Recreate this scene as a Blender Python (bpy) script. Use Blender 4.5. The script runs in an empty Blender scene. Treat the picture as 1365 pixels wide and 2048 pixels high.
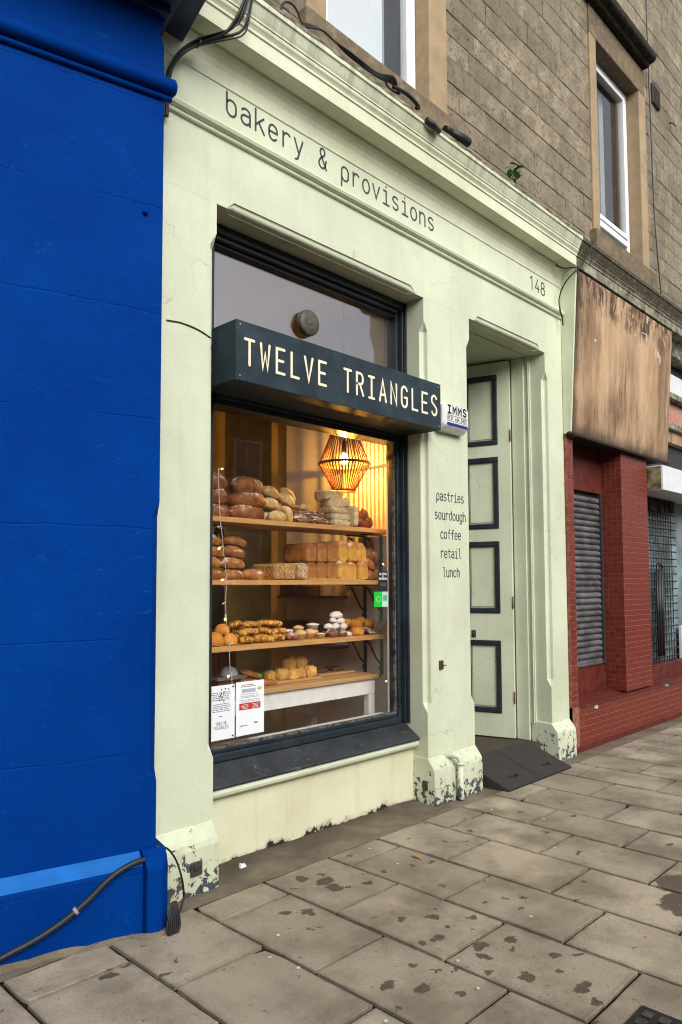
import bpy, bmesh, math, random
from mathutils import Vector, Matrix, noise as mnoise

random.seed(7)
R = math.radians
S = bpy.context.scene
COL = S.collection

# ------------------------------------------------------------------ camera
CAM = (-1.815, -3.034, 1.40)
cd = bpy.data.cameras.new('camera')
cd.sensor_fit = 'VERTICAL'
cd.sensor_height = 36.0
cd.sensor_width = 24.0
cd.lens = 1459.68 / 2048 * 36.0
cd.shift_y = (1081.58 - 1024.0) / 2048
cd.clip_start = 0.05
cd.clip_end = 400
cam = bpy.data.objects.new('camera', cd)
COL.objects.link(cam)
_yaw, _pit, _rol = R(45.869), R(3.474), R(0.215)
cam.matrix_world = (Matrix.Translation(CAM) @ Matrix.Rotation(-_yaw, 4, 'Z') @
                    Matrix.Rotation(R(90) + _pit, 4, 'X') @ Matrix.Rotation(-_rol, 4, 'Z'))
S.camera = cam

# ------------------------------------------------------------------ world, sun, exposure
SUN_EL, SUN_AZ = 36.0, 197.0      # azimuth clockwise from +Y (the facade looks to -Y)
W = bpy.data.worlds.new('World')
S.world = W
W.use_nodes = True
nt = W.node_tree
nt.nodes.clear()
sky = nt.nodes.new('ShaderNodeTexSky')
sky.sky_type = 'NISHITA'
sky.sun_disc = False
sky.sun_elevation = R(SUN_EL)
sky.sun_rotation = R(SUN_AZ)
sky.air_density = 1.0
sky.dust_density = 4.0
sky.ozone_density = 1.0
hsv = nt.nodes.new('ShaderNodeHueSaturation')
hsv.inputs['Saturation'].default_value = 0.35
bg = nt.nodes.new('ShaderNodeBackground')
bg.inputs['Strength'].default_value = 0.15
wo = nt.nodes.new('ShaderNodeOutputWorld')
nt.links.new(sky.outputs[0], hsv.inputs['Color'])
nt.links.new(hsv.outputs[0], bg.inputs['Color'])
nt.links.new(bg.outputs[0], wo.inputs['Surface'])

sd = bpy.data.lights.new('sun', 'SUN')
sd.energy = 1.3
sd.angle = R(40)
sd.color = (1.0, 0.985, 0.96)
sun = bpy.data.objects.new('sun', sd)
COL.objects.link(sun)
_e, _a = R(SUN_EL), R(SUN_AZ)
sdir = Vector((math.sin(_a) * math.cos(_e), math.cos(_a) * math.cos(_e), math.sin(_e)))
sun.rotation_euler = (-sdir).to_track_quat('-Z', 'Y').to_euler()

S.view_settings.view_transform = 'Standard'
S.view_settings.look = 'None'
S.view_settings.exposure = 0.50
S.view_settings.gamma = 1.0
S.view_settings.use_curve_mapping = False
S.render.engine = 'CYCLES'
S.cycles.use_denoising = True
S.cycles.filter_width = 1.1
S.cycles.max_bounces = 8
S.cycles.transparent_max_bounces = 16
S.cycles.caustics_reflective = False
S.cycles.caustics_refractive = False
S.cycles.sample_clamp_indirect = 6.0

# ------------------------------------------------------------------ materials
class NT:
    """small helper to write node trees"""
    def __init__(s, name):
        s.m = bpy.data.materials.new(name)
        s.m.use_nodes = True
        s.t = s.m.node_tree
        s.t.nodes.clear()
        s.out = s.n('ShaderNodeOutputMaterial')
        s.b = s.n('ShaderNodeBsdfPrincipled')
        s.l(s.b.outputs[0], s.out.inputs[0])
        s.geo = s.n('ShaderNodeNewGeometry')
        s.pos = s.geo.outputs['Position']
    def n(s, t, **k):
        x = s.t.nodes.new(t)
        for a, v in k.items():
            setattr(x, a, v)
        return x
    def l(s, a, b):
        s.t.links.new(a, b)
    def put(s, v, sock):
        if hasattr(v, 'is_output') or isinstance(v, bpy.types.NodeSocket):
            s.l(v, sock)
        elif isinstance(v, (tuple, list)) and len(v) == 3 and sock.type == 'RGBA':
            sock.default_value = (*v, 1)
        else:
            sock.default_value = v
    def math(s, op, a, b=0.0, clamp=False):
        x = s.n('ShaderNodeMath', operation=op, use_clamp=clamp)
        s.put(a, x.inputs[0])
        s.put(b, x.inputs[1])
        return x.outputs[0]
    def mix(s, f, a, b):
        x = s.n('ShaderNodeMix', data_type='RGBA')
        s.put(f, x.inputs[0]); s.put(a, x.inputs[6]); s.put(b, x.inputs[7])
        return x.outputs[2]
    def scaled(s, vec, sc):
        x = s.n('ShaderNodeVectorMath', operation='MULTIPLY')
        s.put(vec, x.inputs[0]); x.inputs[1].default_value = sc
        return x.outputs[0]
    def noise(s, scale, detail=4, rough=.55, vec=None, dist=0.0):
        x = s.n('ShaderNodeTexNoise')
        s.put(vec if vec is not None else s.pos, x.inputs['Vector'])
        x.inputs['Scale'].default_value = scale
        x.inputs['Detail'].default_value = detail
        x.inputs['Roughness'].default_value = rough
        x.inputs['Distortion'].default_value = dist
        return x.outputs[0]
    def noisecol(s, scale, detail=3, vec=None):
        x = s.n('ShaderNodeTexNoise')
        s.put(vec if vec is not None else s.pos, x.inputs['Vector'])
        x.inputs['Scale'].default_value = scale
        x.inputs['Detail'].default_value = detail
        return x.outputs[1]
    def ramp(s, v, lo, hi, a=0.0, b=1.0):
        x = s.n('ShaderNodeMapRange', clamp=True)
        s.put(v, x.inputs[0])
        x.inputs[1].default_value = lo; x.inputs[2].default_value = hi
        x.inputs[3].default_value = a; x.inputs[4].default_value = b
        return x.outputs[0]
    def xyz(s, vec=None):
        x = s.n('ShaderNodeSeparateXYZ')
        s.put(vec if vec is not None else s.pos, x.inputs[0])
        return x.outputs
    def rnd(s):
        return s.n('ShaderNodeObjectInfo').outputs['Random']
    def objco(s):
        return s.n('ShaderNodeTexCoord').outputs['Object']
    def bump(s, h, strength=.3, dist=.01):
        x = s.n('ShaderNodeBump')
        x.inputs['Strength'].default_value = strength
        x.inputs['Distance'].default_value = dist
        s.put(h, x.inputs['Height'])
        s.l(x.outputs[0], s.b.inputs['Normal'])
        return x.outputs[0]
    def fin(s, col, rough=.6, spec=.4, metal=0.0):
        s.put(col, s.b.inputs['Base Color'])
        s.put(rough, s.b.inputs['Roughness'])
        s.b.inputs['Specular IOR Level'].default_value = spec
        s.b.inputs['Metallic'].default_value = metal
        return s.m

def plain(name, col, rough=.5, spec=.4, metal=0.0, var=.12, scale=14, bmp=.08):
    k = NT(name)
    n = k.noise(scale, 5, .6)
    c2 = tuple(max(0, c * (1 - var * 2)) for c in col)
    c = k.mix(k.ramp(n, .35, .7), c2, col)
    k.bump(k.noise(scale * 5, 4), bmp, .004)
    return k.fin(c, k.ramp(n, .3, .7, rough - .06, rough + .08), spec, metal)

M = {}
def cream(name, chips=0.0, tone=1.0, grime=0.5):
    k = NT(name)
    base = tuple(c * tone for c in (.615, .665, .495))
    dirty = tuple(c * tone for c in (.49, .515, .375))
    n1 = k.noise(1.7, 6, .62)
    c = k.mix(k.ramp(n1, .38, .72), base, dirty)
    # fine dirt freckles and vertical rain streaks
    sp = k.noise(38, 3, .7)
    c = k.mix(k.math('MULTIPLY', k.ramp(sp, .66, .76), .35 * grime), c, (.2, .19, .12))
    st = k.noise(9, 4, .6, k.scaled(k.pos, (1.6, 1.6, .12)))
    c = k.mix(k.math('MULTIPLY', k.ramp(st, .55, .78), .42 * grime), c, (.33, .31, .2))
    # hairline cracks
    vo = k.n('ShaderNodeTexVoronoi', feature='DISTANCE_TO_EDGE')
    dv = k.n('ShaderNodeVectorMath', operation='ADD')
    k.l(k.pos, dv.inputs[0]); k.l(k.scaled(k.noisecol(3, 4), (.5, .5, .5)), dv.inputs[1])
    k.l(dv.outputs[0], vo.inputs['Vector']); vo.inputs['Scale'].default_value = .9
    crack = k.ramp(vo.outputs[0], .0, .0035, 1, 0)
    crack = k.math('MULTIPLY', crack, k.ramp(k.noise(1.1, 2), .52, .56))
    c = k.mix(k.math('MULTIPLY', crack, .45), c, (.22, .2, .13))
    gr_ = k.noise(170, 4, .8)
    c = k.mix(k.ramp(gr_, .40, .60, .22, 0), c, tuple(x * .6 for x in base))
    h = k.math('ADD', k.noise(60, 4, .6), k.math('MULTIPLY', k.noise(7, 3), .9))
    rough = .55
    if chips:
        z = k.xyz()[2]
        cn = k.noise(21, 6, .66, dist=.35)
        lim = k.ramp(z, 0.0, .27, .49, .645)
        m = k.math('GREATER_THAN', k.math('ADD', cn, chips), lim)
        under = k.mix(k.ramp(k.noise(21, 3), .42, .58), (.030, .032, .040), (.050, .072, .080))
        edge = k.math('GREATER_THAN', k.math('ADD', cn, chips + .018), lim)
        c = k.mix(edge, c, (.62, .52, .38))
        c = k.mix(m, c, under)
        h = k.math('SUBTRACT', h, k.math('MULTIPLY', edge, 1.2))
    k.bump(h, .22, .006)
    return k.fin(c, rough, .35)
M['cream'] = cream('cream_masonry_paint')
M['chipped'] = cream('chipped_cream_paint', .012, 1.0, 1.0)
M['chipped2'] = cream('chipped_cream_paint_light', -.005, 1.0, .9)

def riser_mat():
    k = NT('stall_riser_paint')
    base = (.66, .67, .49)
    n1 = k.noise(1.7, 6, .62)
    c = k.mix(k.ramp(n1, .38, .72), base, (.56, .55, .37))
    x, y, z = k.xyz()
    e = k.math('ADD', z, k.math('MULTIPLY', k.math('SUBTRACT', k.noise(11, 6, .65), .5), -.20))
    rust = k.ramp(e, .0, .045, 1, 0)
    c = k.mix(k.math('MULTIPLY', rust, .85), c, (.22, .12, .045))
    wet = k.math('LESS_THAN', e, .016)
    c = k.mix(wet, c, (.03, .02, .014))
    sp = k.noise(30, 3, .7)
    c = k.mix(k.math('MULTIPLY', k.ramp(sp, .67, .74), .45), c, (.17, .13, .07))
    st = k.noise(8, 4, .6, k.scaled(k.pos, (1.6, 1.6, .15)))
    c = k.mix(k.math('MULTIPLY', k.ramp(st, .56, .78), .25), c, (.36, .31, .17))
    k.bump(k.math('ADD', k.noise(50, 4, .6), k.noise(6, 3)), .25, .007)
    return k.fin(c, .55, .35)
M['riser'] = riser_mat()

def navy(name, col=(.012, .020, .028), rough=.38, scr=.0):
    k = NT(name)
    n = k.noise(7, 5, .6)
    c = k.mix(k.ramp(n, .4, .75), col, tuple(x * 1.7 + .004 for x in col))
    dust = k.noise(55, 4, .7)
    c = k.mix(k.math('MULTIPLY', k.ramp(dust, .58, .72), .25), c, (.12, .12, .11))
    if scr:
        s1 = k.noise(30, 6, .78, k.scaled(k.pos, (.6, 1.2, 1.2)), 1.5)
        c = k.mix(k.math('MULTIPLY', k.ramp(s1, .60, .67), scr), c, (.33, .34, .33))
    k.bump(k.noise(30, 4), .12, .004)
    return k.fin(c, k.ramp(n, .3, .7, rough - .05, rough + .15), .5 if rough < .6 else .15)
M['navy'] = navy('navy_gloss_paint', (.008, .0145, .021))
M['sill'] = navy('scuffed_navy_sill_paint', (.016, .019, .023), .42, .5)
M['signnavy'] = navy('sign_slate_navy', (.018, .030, .038), .62)
M['letter'] = plain('sign_letter_cream', (.84, .74, .54), .5, .4, 0, .05)
M['paint_text'] = plain('painted_slate_lettering', (.045, .052, .062), .6, .3, 0, .1)

def blue_mat():
    k = NT('blue_masonry_paint')
    n1 = k.noise(1.2, 6, .65)
    c = k.mix(k.ramp(n1, .35, .7), (.0003, .029, .19), (.0006, .044, .26))
    sp = k.noise(24, 4, .75)
    c = k.mix(k.math('MULTIPLY', k.ramp(sp, .64, .76), .35), c, (.01, .07, .33))
    gr_ = k.noise(150, 4, .8)
    c = k.mix(k.ramp(gr_, .42, .62, .35, 0), c, (.0002, .014, .10))
    sc_ = k.noise(6, 6, .75, k.scaled(k.pos, (1, 1, 2.5)), 1.0)
    c = k.mix(k.math('MULTIPLY', k.ramp(sc_, .62, .66), .25), c, (.008, .10, .40))
    # horizontal render joints under the paint
    z = k.xyz()[2]
    zz = k.math('ADD', z, k.math('MULTIPLY', k.math('SUBTRACT', k.noise(4, 3), .5), .03))
    fr = k.math('ABSOLUTE', k.math('SUBTRACT', k.math('FRACT', k.math('DIVIDE', zz, .47)), .5))
    joint = k.math('MULTIPLY', k.ramp(fr, .0, .012, 1, 0), k.ramp(k.noise(2.3, 3), .45, .53))
    big = k.noise(3.5, 6, .6, k.scaled(k.pos, (1, 1, 1.4)))
    h = k.math('ADD', k.math('MULTIPLY', k.noise(42, 5, .7), .45), k.math('MULTIPLY', big, 2.2))
    h = k.math('SUBTRACT', h, k.math('MULTIPLY', joint, .8))
    k.bump(h, .42, .009)
    return k.fin(c, .7, .02)
M['blue'] = blue_mat()
M['blue_edge'] = plain('lighter_blue_slope', (.004, .13, .46), .5, .3, 0, .12, 9, .25)
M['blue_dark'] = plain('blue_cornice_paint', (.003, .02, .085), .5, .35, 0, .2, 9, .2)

def stone_mat(name, a, b, dark, rough_bump=.9, pits=.7):
    k = NT(name)
    r = k.rnd()
    c = k.mix(r, a, b)
    n = k.noise(7, 6, .7)
    c = k.mix(k.ramp(n, .35, .7), c, dark)
    big = k.noise(.8, 4, .6)
    c = k.mix(k.math('MULTIPLY', k.ramp(big, .45, .68), .4), c, (.10, .085, .068))
    pale = k.noise(17, 5, .75)
    c = k.mix(k.math('MULTIPLY', k.ramp(pale, .54, .68), .6), c, (.40, .335, .225))
    pit = k.noise(34, 6, .75)
    c = k.mix(k.math('MULTIPLY', k.ramp(pit, .53, .62), pits), c, (.065, .053, .04))
    k.bump(k.math('ADD', k.math('MULTIPLY', k.noise(14, 4, .65), .5), k.noise(52, 6, .8)), rough_bump, .03)
    return k.fin(c, .88, .2)
M['stone'] = stone_mat('weathered_sandstone', (.30, .253, .18), (.50, .42, .295), (.205, .172, .125))
M['ashlar'] = stone_mat('dressed_sandstone', (.36, .265, .16), (.40, .295, .18), (.28, .205, .125), .25, .12)
M['ledge'] = stone_mat('stained_sandstone_ledge', (.22, .165, .10), (.27, .20, .12), (.10, .08, .055), .5, .3)
M['mortar'] = plain('dark_lime_mortar', (.055, .042, .03), .9, .2, 0, .3, 20, .6)

# damp spots on the pavement: position and size of every spot (metres)
SPOTS = [(-.46, -.54, .05, .03), (-.42, -.50, .055, .022), (-.36, -.52, .03, .02), (-.30, -.68, .03, .018), (-.22, -.62, .016, .012),
         (.62, -.40, .05, .045), (.68, -.50, .075, .05), (.66, -.58, .05, .06), (.72, -.43, .03, .03), (.52, -.46, .02, .02),
         (.33, -.62, .035, .03), (.40, -.68, .03, .05), (.30, -.80, .02, .02), (.24, -.73, .015, .012),
         (.55, -.93, .02, .016), (.62, -1.02, .035, .026), (.73, -1.10, .03, .035), (.70, -1.20, .025, .02), (.80, -1.06, .02, .018),
         (.60, -1.22, .05, .03), (.84, -1.22, .03, .025), (.52, -1.2, .02, .03),
         (.20, -1.30, .05, .03), (.27, -1.40, .045, .03), (.12, -1.42, .02, .02), (.33, -1.52, .03, .02), (.39, -1.36, .022, .02),
         (.45, -1.42, .035, .022), (.36, -1.28, .025, .02), (.52, -1.50, .022, .03),
         (.66, -1.38, .06, .03), (.72, -1.48, .035, .022), (.78, -1.44, .05, .025), (.60, -1.44, .03, .05), (.58, -1.62, .05, .04),
         (.80, -1.62, .035, .026), (.70, -1.70, .025, .03), (.66, -1.80, .07, .03), (.60, -1.88, .03, .03), (.86, -1.68, .02, .016),
         (1.02, -.93, .022, .018), (1.10, -1.22, .022, .02), (1.16, -1.27, .03, .022), (1.06, -1.32, .026, .02), (1.0, -1.18, .018, .016),
         (1.2, -1.05, .018, .014), (1.45, -1.34, .03, .02), (1.52, -1.38, .022, .018), (1.30, -1.46, .02, .02),
         (1.62, -1.78, .2, .09), (1.8, -1.7, .16, .1), (1.5, -1.84, .08, .05),
         (.8, -.66, .03, .02), (.70, -.62, .025, .02), (.96, -.62, .025, .025), (1.12, -.68, .03, .022), (1.22, -.72, .02, .02),
         (1.0, -.36, .03, .02), (1.4, -.42, .02, .02), (1.75, -.6, .03, .02), (1.9, -.45, .03, .015), (2.1, -.48, .03, .015),
         (2.25, -.62, .03, .02), (2.4, -.9, .035, .02), (2.02, -.92, .03, .02), (2.6, -.72, .03, .015), (1.85, -1.2, .05, .015), (2.3, -1.5, .04, .02),
         (1.5, -.6, .02, .02), (1.58, -.68, .02, .015), (.35, -1.85, .05, .04), (.48, -1.92, .04, .03)]

def slab_mat():
    k = NT('yorkstone_paving')
    r = k.rnd()
    c = k.mix(r, (.47, .405, .30), (.32, .275, .205))
    n = k.noise(2.6, 6, .62)
    c = k.mix(k.ramp(n, .40, .62), c, (.19, .158, .114))
    n2 = k.noise(60, 5, .75)
    c = k.mix(k.math('MULTIPLY', k.ramp(n2, .56, .72), .35), c, (.075, .06, .042))
    n3 = k.noise(35, 4, .7)
    c = k.mix(k.math('MULTIPLY', k.ramp(n3, .60, .74), .3), c, (.36, .31, .23))
    pale = k.noise(.9, 4, .5)
    c = k.mix(k.math('MULTIPLY', k.ramp(pale, .5, .7), .45), c, (.28, .24, .17))
    # dark damp spots
    dist = k.n('ShaderNodeVectorMath', operation='ADD')
    k.l(k.pos, dist.inputs[0])
    sub = k.n('ShaderNodeVectorMath', operation='SUBTRACT')
    k.l(k.noisecol(26, 4), sub.inputs[0]); sub.inputs[1].default_value = (.5, .5, .5)
    k.l(k.scaled(sub.outputs[0], (.085, .085, 0)), dist.inputs[1])
    cur = None
    for (sx, sy, rx, ry) in SPOTS:
        d = k.n('ShaderNodeVectorMath', operation='SUBTRACT')
        k.l(dist.outputs[0], d.inputs[0]); d.inputs[1].default_value = (sx, sy, 0)
        e = k.n('ShaderNodeVectorMath', operation='MULTIPLY')
        k.l(d.outputs[0], e.inputs[0]); e.inputs[1].default_value = (1.25 / rx, 1.25 / ry, 0)
        ln = k.n('ShaderNodeVectorMath', operation='LENGTH')
        k.l(e.outputs[0], ln.inputs[0])
        v = ln.outputs['Value']
        cur = v if cur is None else k.math('MINIMUM', cur, v)
    spot = k.ramp(cur, .80, 1.0, 1, 0)
    fs = k.noise(13, 5, .7)
    fine = k.math('MAXIMUM', k.math('MULTIPLY', k.ramp(fs, .640, .665), .8), k.math('MULTIPLY', k.ramp(k.noise(31, 4, .7), .645, .67), .65))
    sp = k.math('MAXIMUM', spot, fine)
    spc = k.mix(k.ramp(k.noise(50, 3), .4, .6), (.024, .017, .011), (.055, .039, .020))
    c = k.mix(k.math('MULTIPLY', sp, .86), c, spc)
    g_ = k.n('ShaderNodeTexCoord').outputs['Generated']
    gx_ = k.xyz(g_)
    ex = k.math('MULTIPLY', k.math('SUBTRACT', .5, k.math('ABSOLUTE', k.math('SUBTRACT', gx_[0], .5))), .4)
    ey = k.math('MULTIPLY', k.math('SUBTRACT', .5, k.math('ABSOLUTE', k.math('SUBTRACT', gx_[1], .5))), .57)
    ed = k.math('ADD', k.math('MINIMUM', ex, ey), k.math('MULTIPLY', k.math('SUBTRACT', k.noise(15, 5, .7), .5), .09))
    c = k.mix(k.math('MULTIPLY', k.ramp(ed, -.012, .020, 1, 0), .5), c, (.06, .047, .033))
    grit = k.noise(260, 3, .8)
    c = k.mix(k.ramp(grit, .42, .58, .30, 0), c, (.07, .056, .04))
    c = k.mix(k.ramp(grit, .52, .66, 0, .25), c, (.42, .37, .29))
    k.bump(k.math('ADD', k.noise(90, 4, .6), k.math('MULTIPLY', k.noise(9, 4), .8)), .4, .007)
    return k.fin(c, k.mix(sp, (.82, .82, .82), (.62, .62, .62)), .25)
M['slab'] = slab_mat()
def joint_mat():
    k = NT('sandy_paving_joint')
    n = k.noise(22, 5, .7)
    c = k.mix(k.ramp(n, .4, .65), (.010, .007, .005), (.028, .021, .015))
    c = k.mix(k.ramp(k.noise(3, 3), .58, .66), c, (.035, .042, .018))
    k.bump(k.noise(120, 4), .7, .01)
    return k.fin(c, .95, .1)
M['joint'] = joint_mat()
def strip_mat():
    k = NT('stained_concrete_strip')
    n = k.noise(3.4, 6, .65)
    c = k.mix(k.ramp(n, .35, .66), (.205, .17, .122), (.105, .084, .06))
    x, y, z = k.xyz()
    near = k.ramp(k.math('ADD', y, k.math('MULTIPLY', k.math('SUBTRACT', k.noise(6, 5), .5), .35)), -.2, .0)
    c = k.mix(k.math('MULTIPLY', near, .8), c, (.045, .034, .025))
    c = k.mix(k.math('MULTIPLY', k.ramp(k.noise(70, 4, .7), .58, .7), .5), c, (.03, .024, .018))
    k.bump(k.math('ADD', k.noise(80, 5, .7), k.noise(11, 4)), .5, .01)
    return k.fin(c, .85, .25)
M['strip'] = strip_mat()

M['asphalt'] = plain('asphalt', (.05, .05, .05), .85, .25, 0, .2, 30, .6)
M['kerb'] = plain('granite_kerb', (.22, .21, .2), .8, .3, 0, .2, 30, .4)
M['opposite'] = plain('opposite_sandstone', (.24, .19, .14), .9, .2, 0, .25, 3, .4)
M['white_frame'] = plain('white_upvc', (.80, .82, .84), .35, .5, 0, .03)
M['white_paint'] = plain('white_paint', (.74, .73, .68), .5, .4, 0, .06)
M['blind'] = plain('white_blind', (.80, .84, .88), .8, .2, 0, .03)
M['dark_room'] = plain('dark_room', (.05, .05, .055), .9, .1)
M['black'] = plain('black_rubber', (.012, .012, .013), .5, .4, 0, .2)
M['iron'] = plain('black_iron', (.012, .011, .011), .45, .5, 0, .2)
M['ramp'] = plain('grey_rubber_ramp', (.050, .045, .042), .75, .25, 0, .25, 60, .5)
M['steel'] = plain('brushed_steel', (.45, .44, .42), .35, .5, .9, .1)
M['lead'] = plain('weathered_plate', (.085, .078, .066), .6, .5, .3, .35, 30, .3)
M['galv'] = plain('grey_corrugated_conduit', (.020, .024, .032), .5, .4, 0, .2)
M['leafgreen'] = plain('weed_leaf', (.035, .13, .02), .6, .3, 0, .25, 40)
M['orange_leaf'] = plain('fallen_leaf_orange', (.55, .24, .03), .6, .3)
M['gum'] = plain('chewing_gum', (.55, .53, .48), .7, .3)
M['alarm'] = plain('alarm_white_plastic', (.72, .73, .72), .4, .5, 0, .08, 25)
M['alarm_ink'] = plain('alarm_black_print', (.02, .022, .03), .5, .3)
M['alarm_blue'] = plain('alarm_blue_print', (.012, .03, .19), .5, .3)
M['paper'] = plain('white_paper', (.74, .78, .80), .7, .2, 0, .03)
M['ink'] = plain('grey_ink', (.16, .17, .2), .7, .2)
M['redprint'] = plain('red_print', (.48, .035, .035), .7, .2)
M['greyprint'] = plain('grey_print', (.42, .46, .52), .7, .2)
M['yellowprint'] = plain('yellow_print', (.55, .5, .05), .7, .2)
M['tack'] = plain('blue_tack', (.06, .17, .2), .7, .2)
M['green_sticker'] = plain('green_sticker', (.01, .52, .04), .5, .3)
M['pale_sticker'] = plain('pale_green_sticker', (.5, .72, .6), .5, .3)
M['lilac'] = plain('vent_plastic', (.115, .095, .08), .55, .4, 0, .3, 20)

def glass_mat(name, base=.05, tint=(.97, .98, .97), dirt=0.0):
    k = NT(name)
    k.t.nodes.remove(k.b)
    dot = k.n('ShaderNodeVectorMath', operation='DOT_PRODUCT')
    k.l(k.geo.outputs['Normal'], dot.inputs[0]); k.l(k.geo.outputs['Incoming'], dot.inputs[1])
    c = k.math('ABSOLUTE', dot.outputs['Value'])
    p = k.math('POWER', k.math('SUBTRACT', 1.0, c, True), 5.0)
    f = k.math('ADD', k.math('MULTIPLY', p, 1 - base), base, True)
    tr = k.n('ShaderNodeBsdfTransparent'); tr.inputs[0].default_value = (*tint, 1)
    gl = k.n('ShaderNodeBsdfGlossy'); gl.inputs['Roughness'].default_value = .006
    bp = k.n('ShaderNodeBump'); bp.inputs['Strength'].default_value = .02; bp.inputs['Distance'].default_value = .02
    k.l(k.noise(2.2, 2), bp.inputs['Height']); k.l(bp.outputs[0], gl.inputs['Normal'])
    mx = k.n('ShaderNodeMixShader')
    k.l(f, mx.inputs[0]); k.l(tr.outputs[0], mx.inputs[1]); k.l(gl.outputs[0], mx.inputs[2])
    res = mx.outputs[0]
    if dirt:
        df = k.n('ShaderNodeBsdfDiffuse'); df.inputs[0].default_value = (.5, .48, .46, 1)
        m2 = k.n('ShaderNodeMixShader')
        sp = k.math('MULTIPLY', k.ramp(k.noise(3, 5, .7), .35, .8), dirt)
        k.l(sp, m2.inputs[0]); k.l(res, m2.inputs[1]); k.l(df.outputs[0], m2.inputs[2])
        res = m2.outputs[0]
    k.l(res, k.out.inputs[0])
    return k.m
M['glass'] = glass_mat('shop_window_glass', .05, (1, 1, 1), .006)
M['glass_up'] = glass_mat('upper_window_glass', .25, (.85, .87, .88))
M['glass_home'] = glass_mat('house_window_glass', .10, (.97, .98, .98))

def emit(name, col, power):
    k = NT(name)
    k.b.inputs['Emission Color'].default_value = (*col, 1)
    k.b.inputs['Emission Strength'].default_value = power
    return k.fin(col, .5)
M['bulb'] = emit('lit_bulb', (1.0, .62, .25), 60.0)
M['fairy'] = emit('lit_fairy_bulb', (1.0, .50, .10), 7.0)
M['cane'] = plain('stained_cane', (.22, .08, .018), .5, .4, 0, .2, 30)
M['wire'] = plain('pale_flex', (.55, .54, .48), .5, .3)

def wood(name, a, b, axis='x', sc=30, rough=.5):
    k = NT(name)
    s = {'x': (.06, 1, 1), 'y': (1, .06, 1), 'z': (1, 1, .06)}[axis]
    n = k.noise(sc, 5, .65, k.scaled(k.pos, s), .6)
    c = k.mix(k.ramp(n, .35, .68), a, b)
    k.bump(n, .15, .004)
    return k.fin(c, rough, .35)
M['shelf'] = wood('oak_shelf', (.62, .35, .12), (.42, .20, .06))
M['tabletop'] = wood('beech_tabletop', (.56, .33, .14), (.38, .19, .07))
M['board'] = wood('serving_board', (.55, .32, .13), (.38, .2, .07))
M['slatwood'] = wood('dark_slat_wood', (.13, .06, .025), (.07, .03, .014), 'z')
M['boxwood'] = plain('brown_box', (.12, .06, .035), .7, .2)
M['floor_in'] = wood('pine_floorboards', (.40, .27, .15), (.28, .18, .09), 'y')
M['wall_in'] = plain('interior_white_wall', (.78, .75, .70), .8, .2, 0, .08, 4, .15)
M['wall_back'] = plain('interior_ochre_wall', (.82, .62, .20), .8, .2, 0, .2, 3, .2)
M['ceil_in'] = plain('interior_lilac_ceiling', (.72, .68, .70), .8, .2, 0, .06, 3, .1)

def brown_board():
    k = NT('weathered_plywood')
    v = k.scaled(k.pos, (1, 1, .07))
    n = k.noise(5.5, 6, .65, v, .8)
    c = k.mix(k.ramp(n, .28, .72), (.23, .14, .078), (.50, .36, .23))
    n2 = k.noise(17, 6, .7, k.scaled(k.pos, (1, 1, .035)), .1)
    c = k.mix(k.math('MULTIPLY', k.ramp(n2, .54, .62), .75), c, (.085, .048, .028))
    ln_ = k.noise(26, 4, .6, k.scaled(k.pos, (1, 1, .012)))
    c = k.mix(k.math('MULTIPLY', k.ramp(ln_, .60, .635), .8), c, (.05, .028, .017))
    wr_ = k.noise(7, 6, .75, k.scaled(k.pos, (1, 1, .5)), .4)
    c = k.mix(k.math('MULTIPLY', k.ramp(wr_, .58, .64), .6), c, (.12, .07, .04))
    fg = k.noise(60, 5, .75, k.scaled(k.pos, (1, 1, .05)))
    c = k.mix(k.ramp(fg, .42, .6, .55, 0), c, (.13, .075, .04))
    bands = k.noise(3.2, 2, .5, k.scaled(k.pos, (1, 1, .02)))
    c = k.mix(k.math('MULTIPLY', k.ramp(bands, .44, .58), .7), c, (.17, .10, .055))
    pale = k.noise(2.5, 4, .6, k.scaled(k.pos, (1, 1, .35)))
    c = k.mix(k.math('MULTIPLY', k.ramp(pale, .45, .68), .6), c, (.62, .42, .25))
    x, y, z = k.xyz()
    # torn, blackened paper remains along the top
    edge = k.math('ADD', z, k.math('MULTIPLY', k.math('SUBTRACT', k.noise(4.5, 6, .7), .5), .55))
    top = k.ramp(edge, 3.78, 3.93)
    blk = k.noise(9, 6, .7, k.scaled(k.pos, (1, 1, .45)), 1.5)
    c = k.mix(k.math('MULTIPLY', top, k.ramp(blk, .44, .56)), c, (.07, .04, .028))
    c = k.mix(k.math('MULTIPLY', top, k.ramp(k.noise(12, 5, .7, k.scaled(k.pos, (1, 1, .3))), .62, .67)), c, (.55, .46, .36))
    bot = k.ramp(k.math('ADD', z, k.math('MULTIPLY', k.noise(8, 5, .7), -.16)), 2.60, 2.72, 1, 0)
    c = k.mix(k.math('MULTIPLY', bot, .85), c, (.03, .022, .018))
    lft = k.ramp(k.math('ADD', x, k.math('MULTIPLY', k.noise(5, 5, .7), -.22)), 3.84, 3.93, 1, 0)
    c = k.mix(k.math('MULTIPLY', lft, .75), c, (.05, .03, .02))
    k.bump(k.math('ADD', n, k.math('MULTIPLY', blk, top)), .4, .01)
    return k.fin(c, .78, .25)
M['plywood'] = brown_board()

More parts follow.
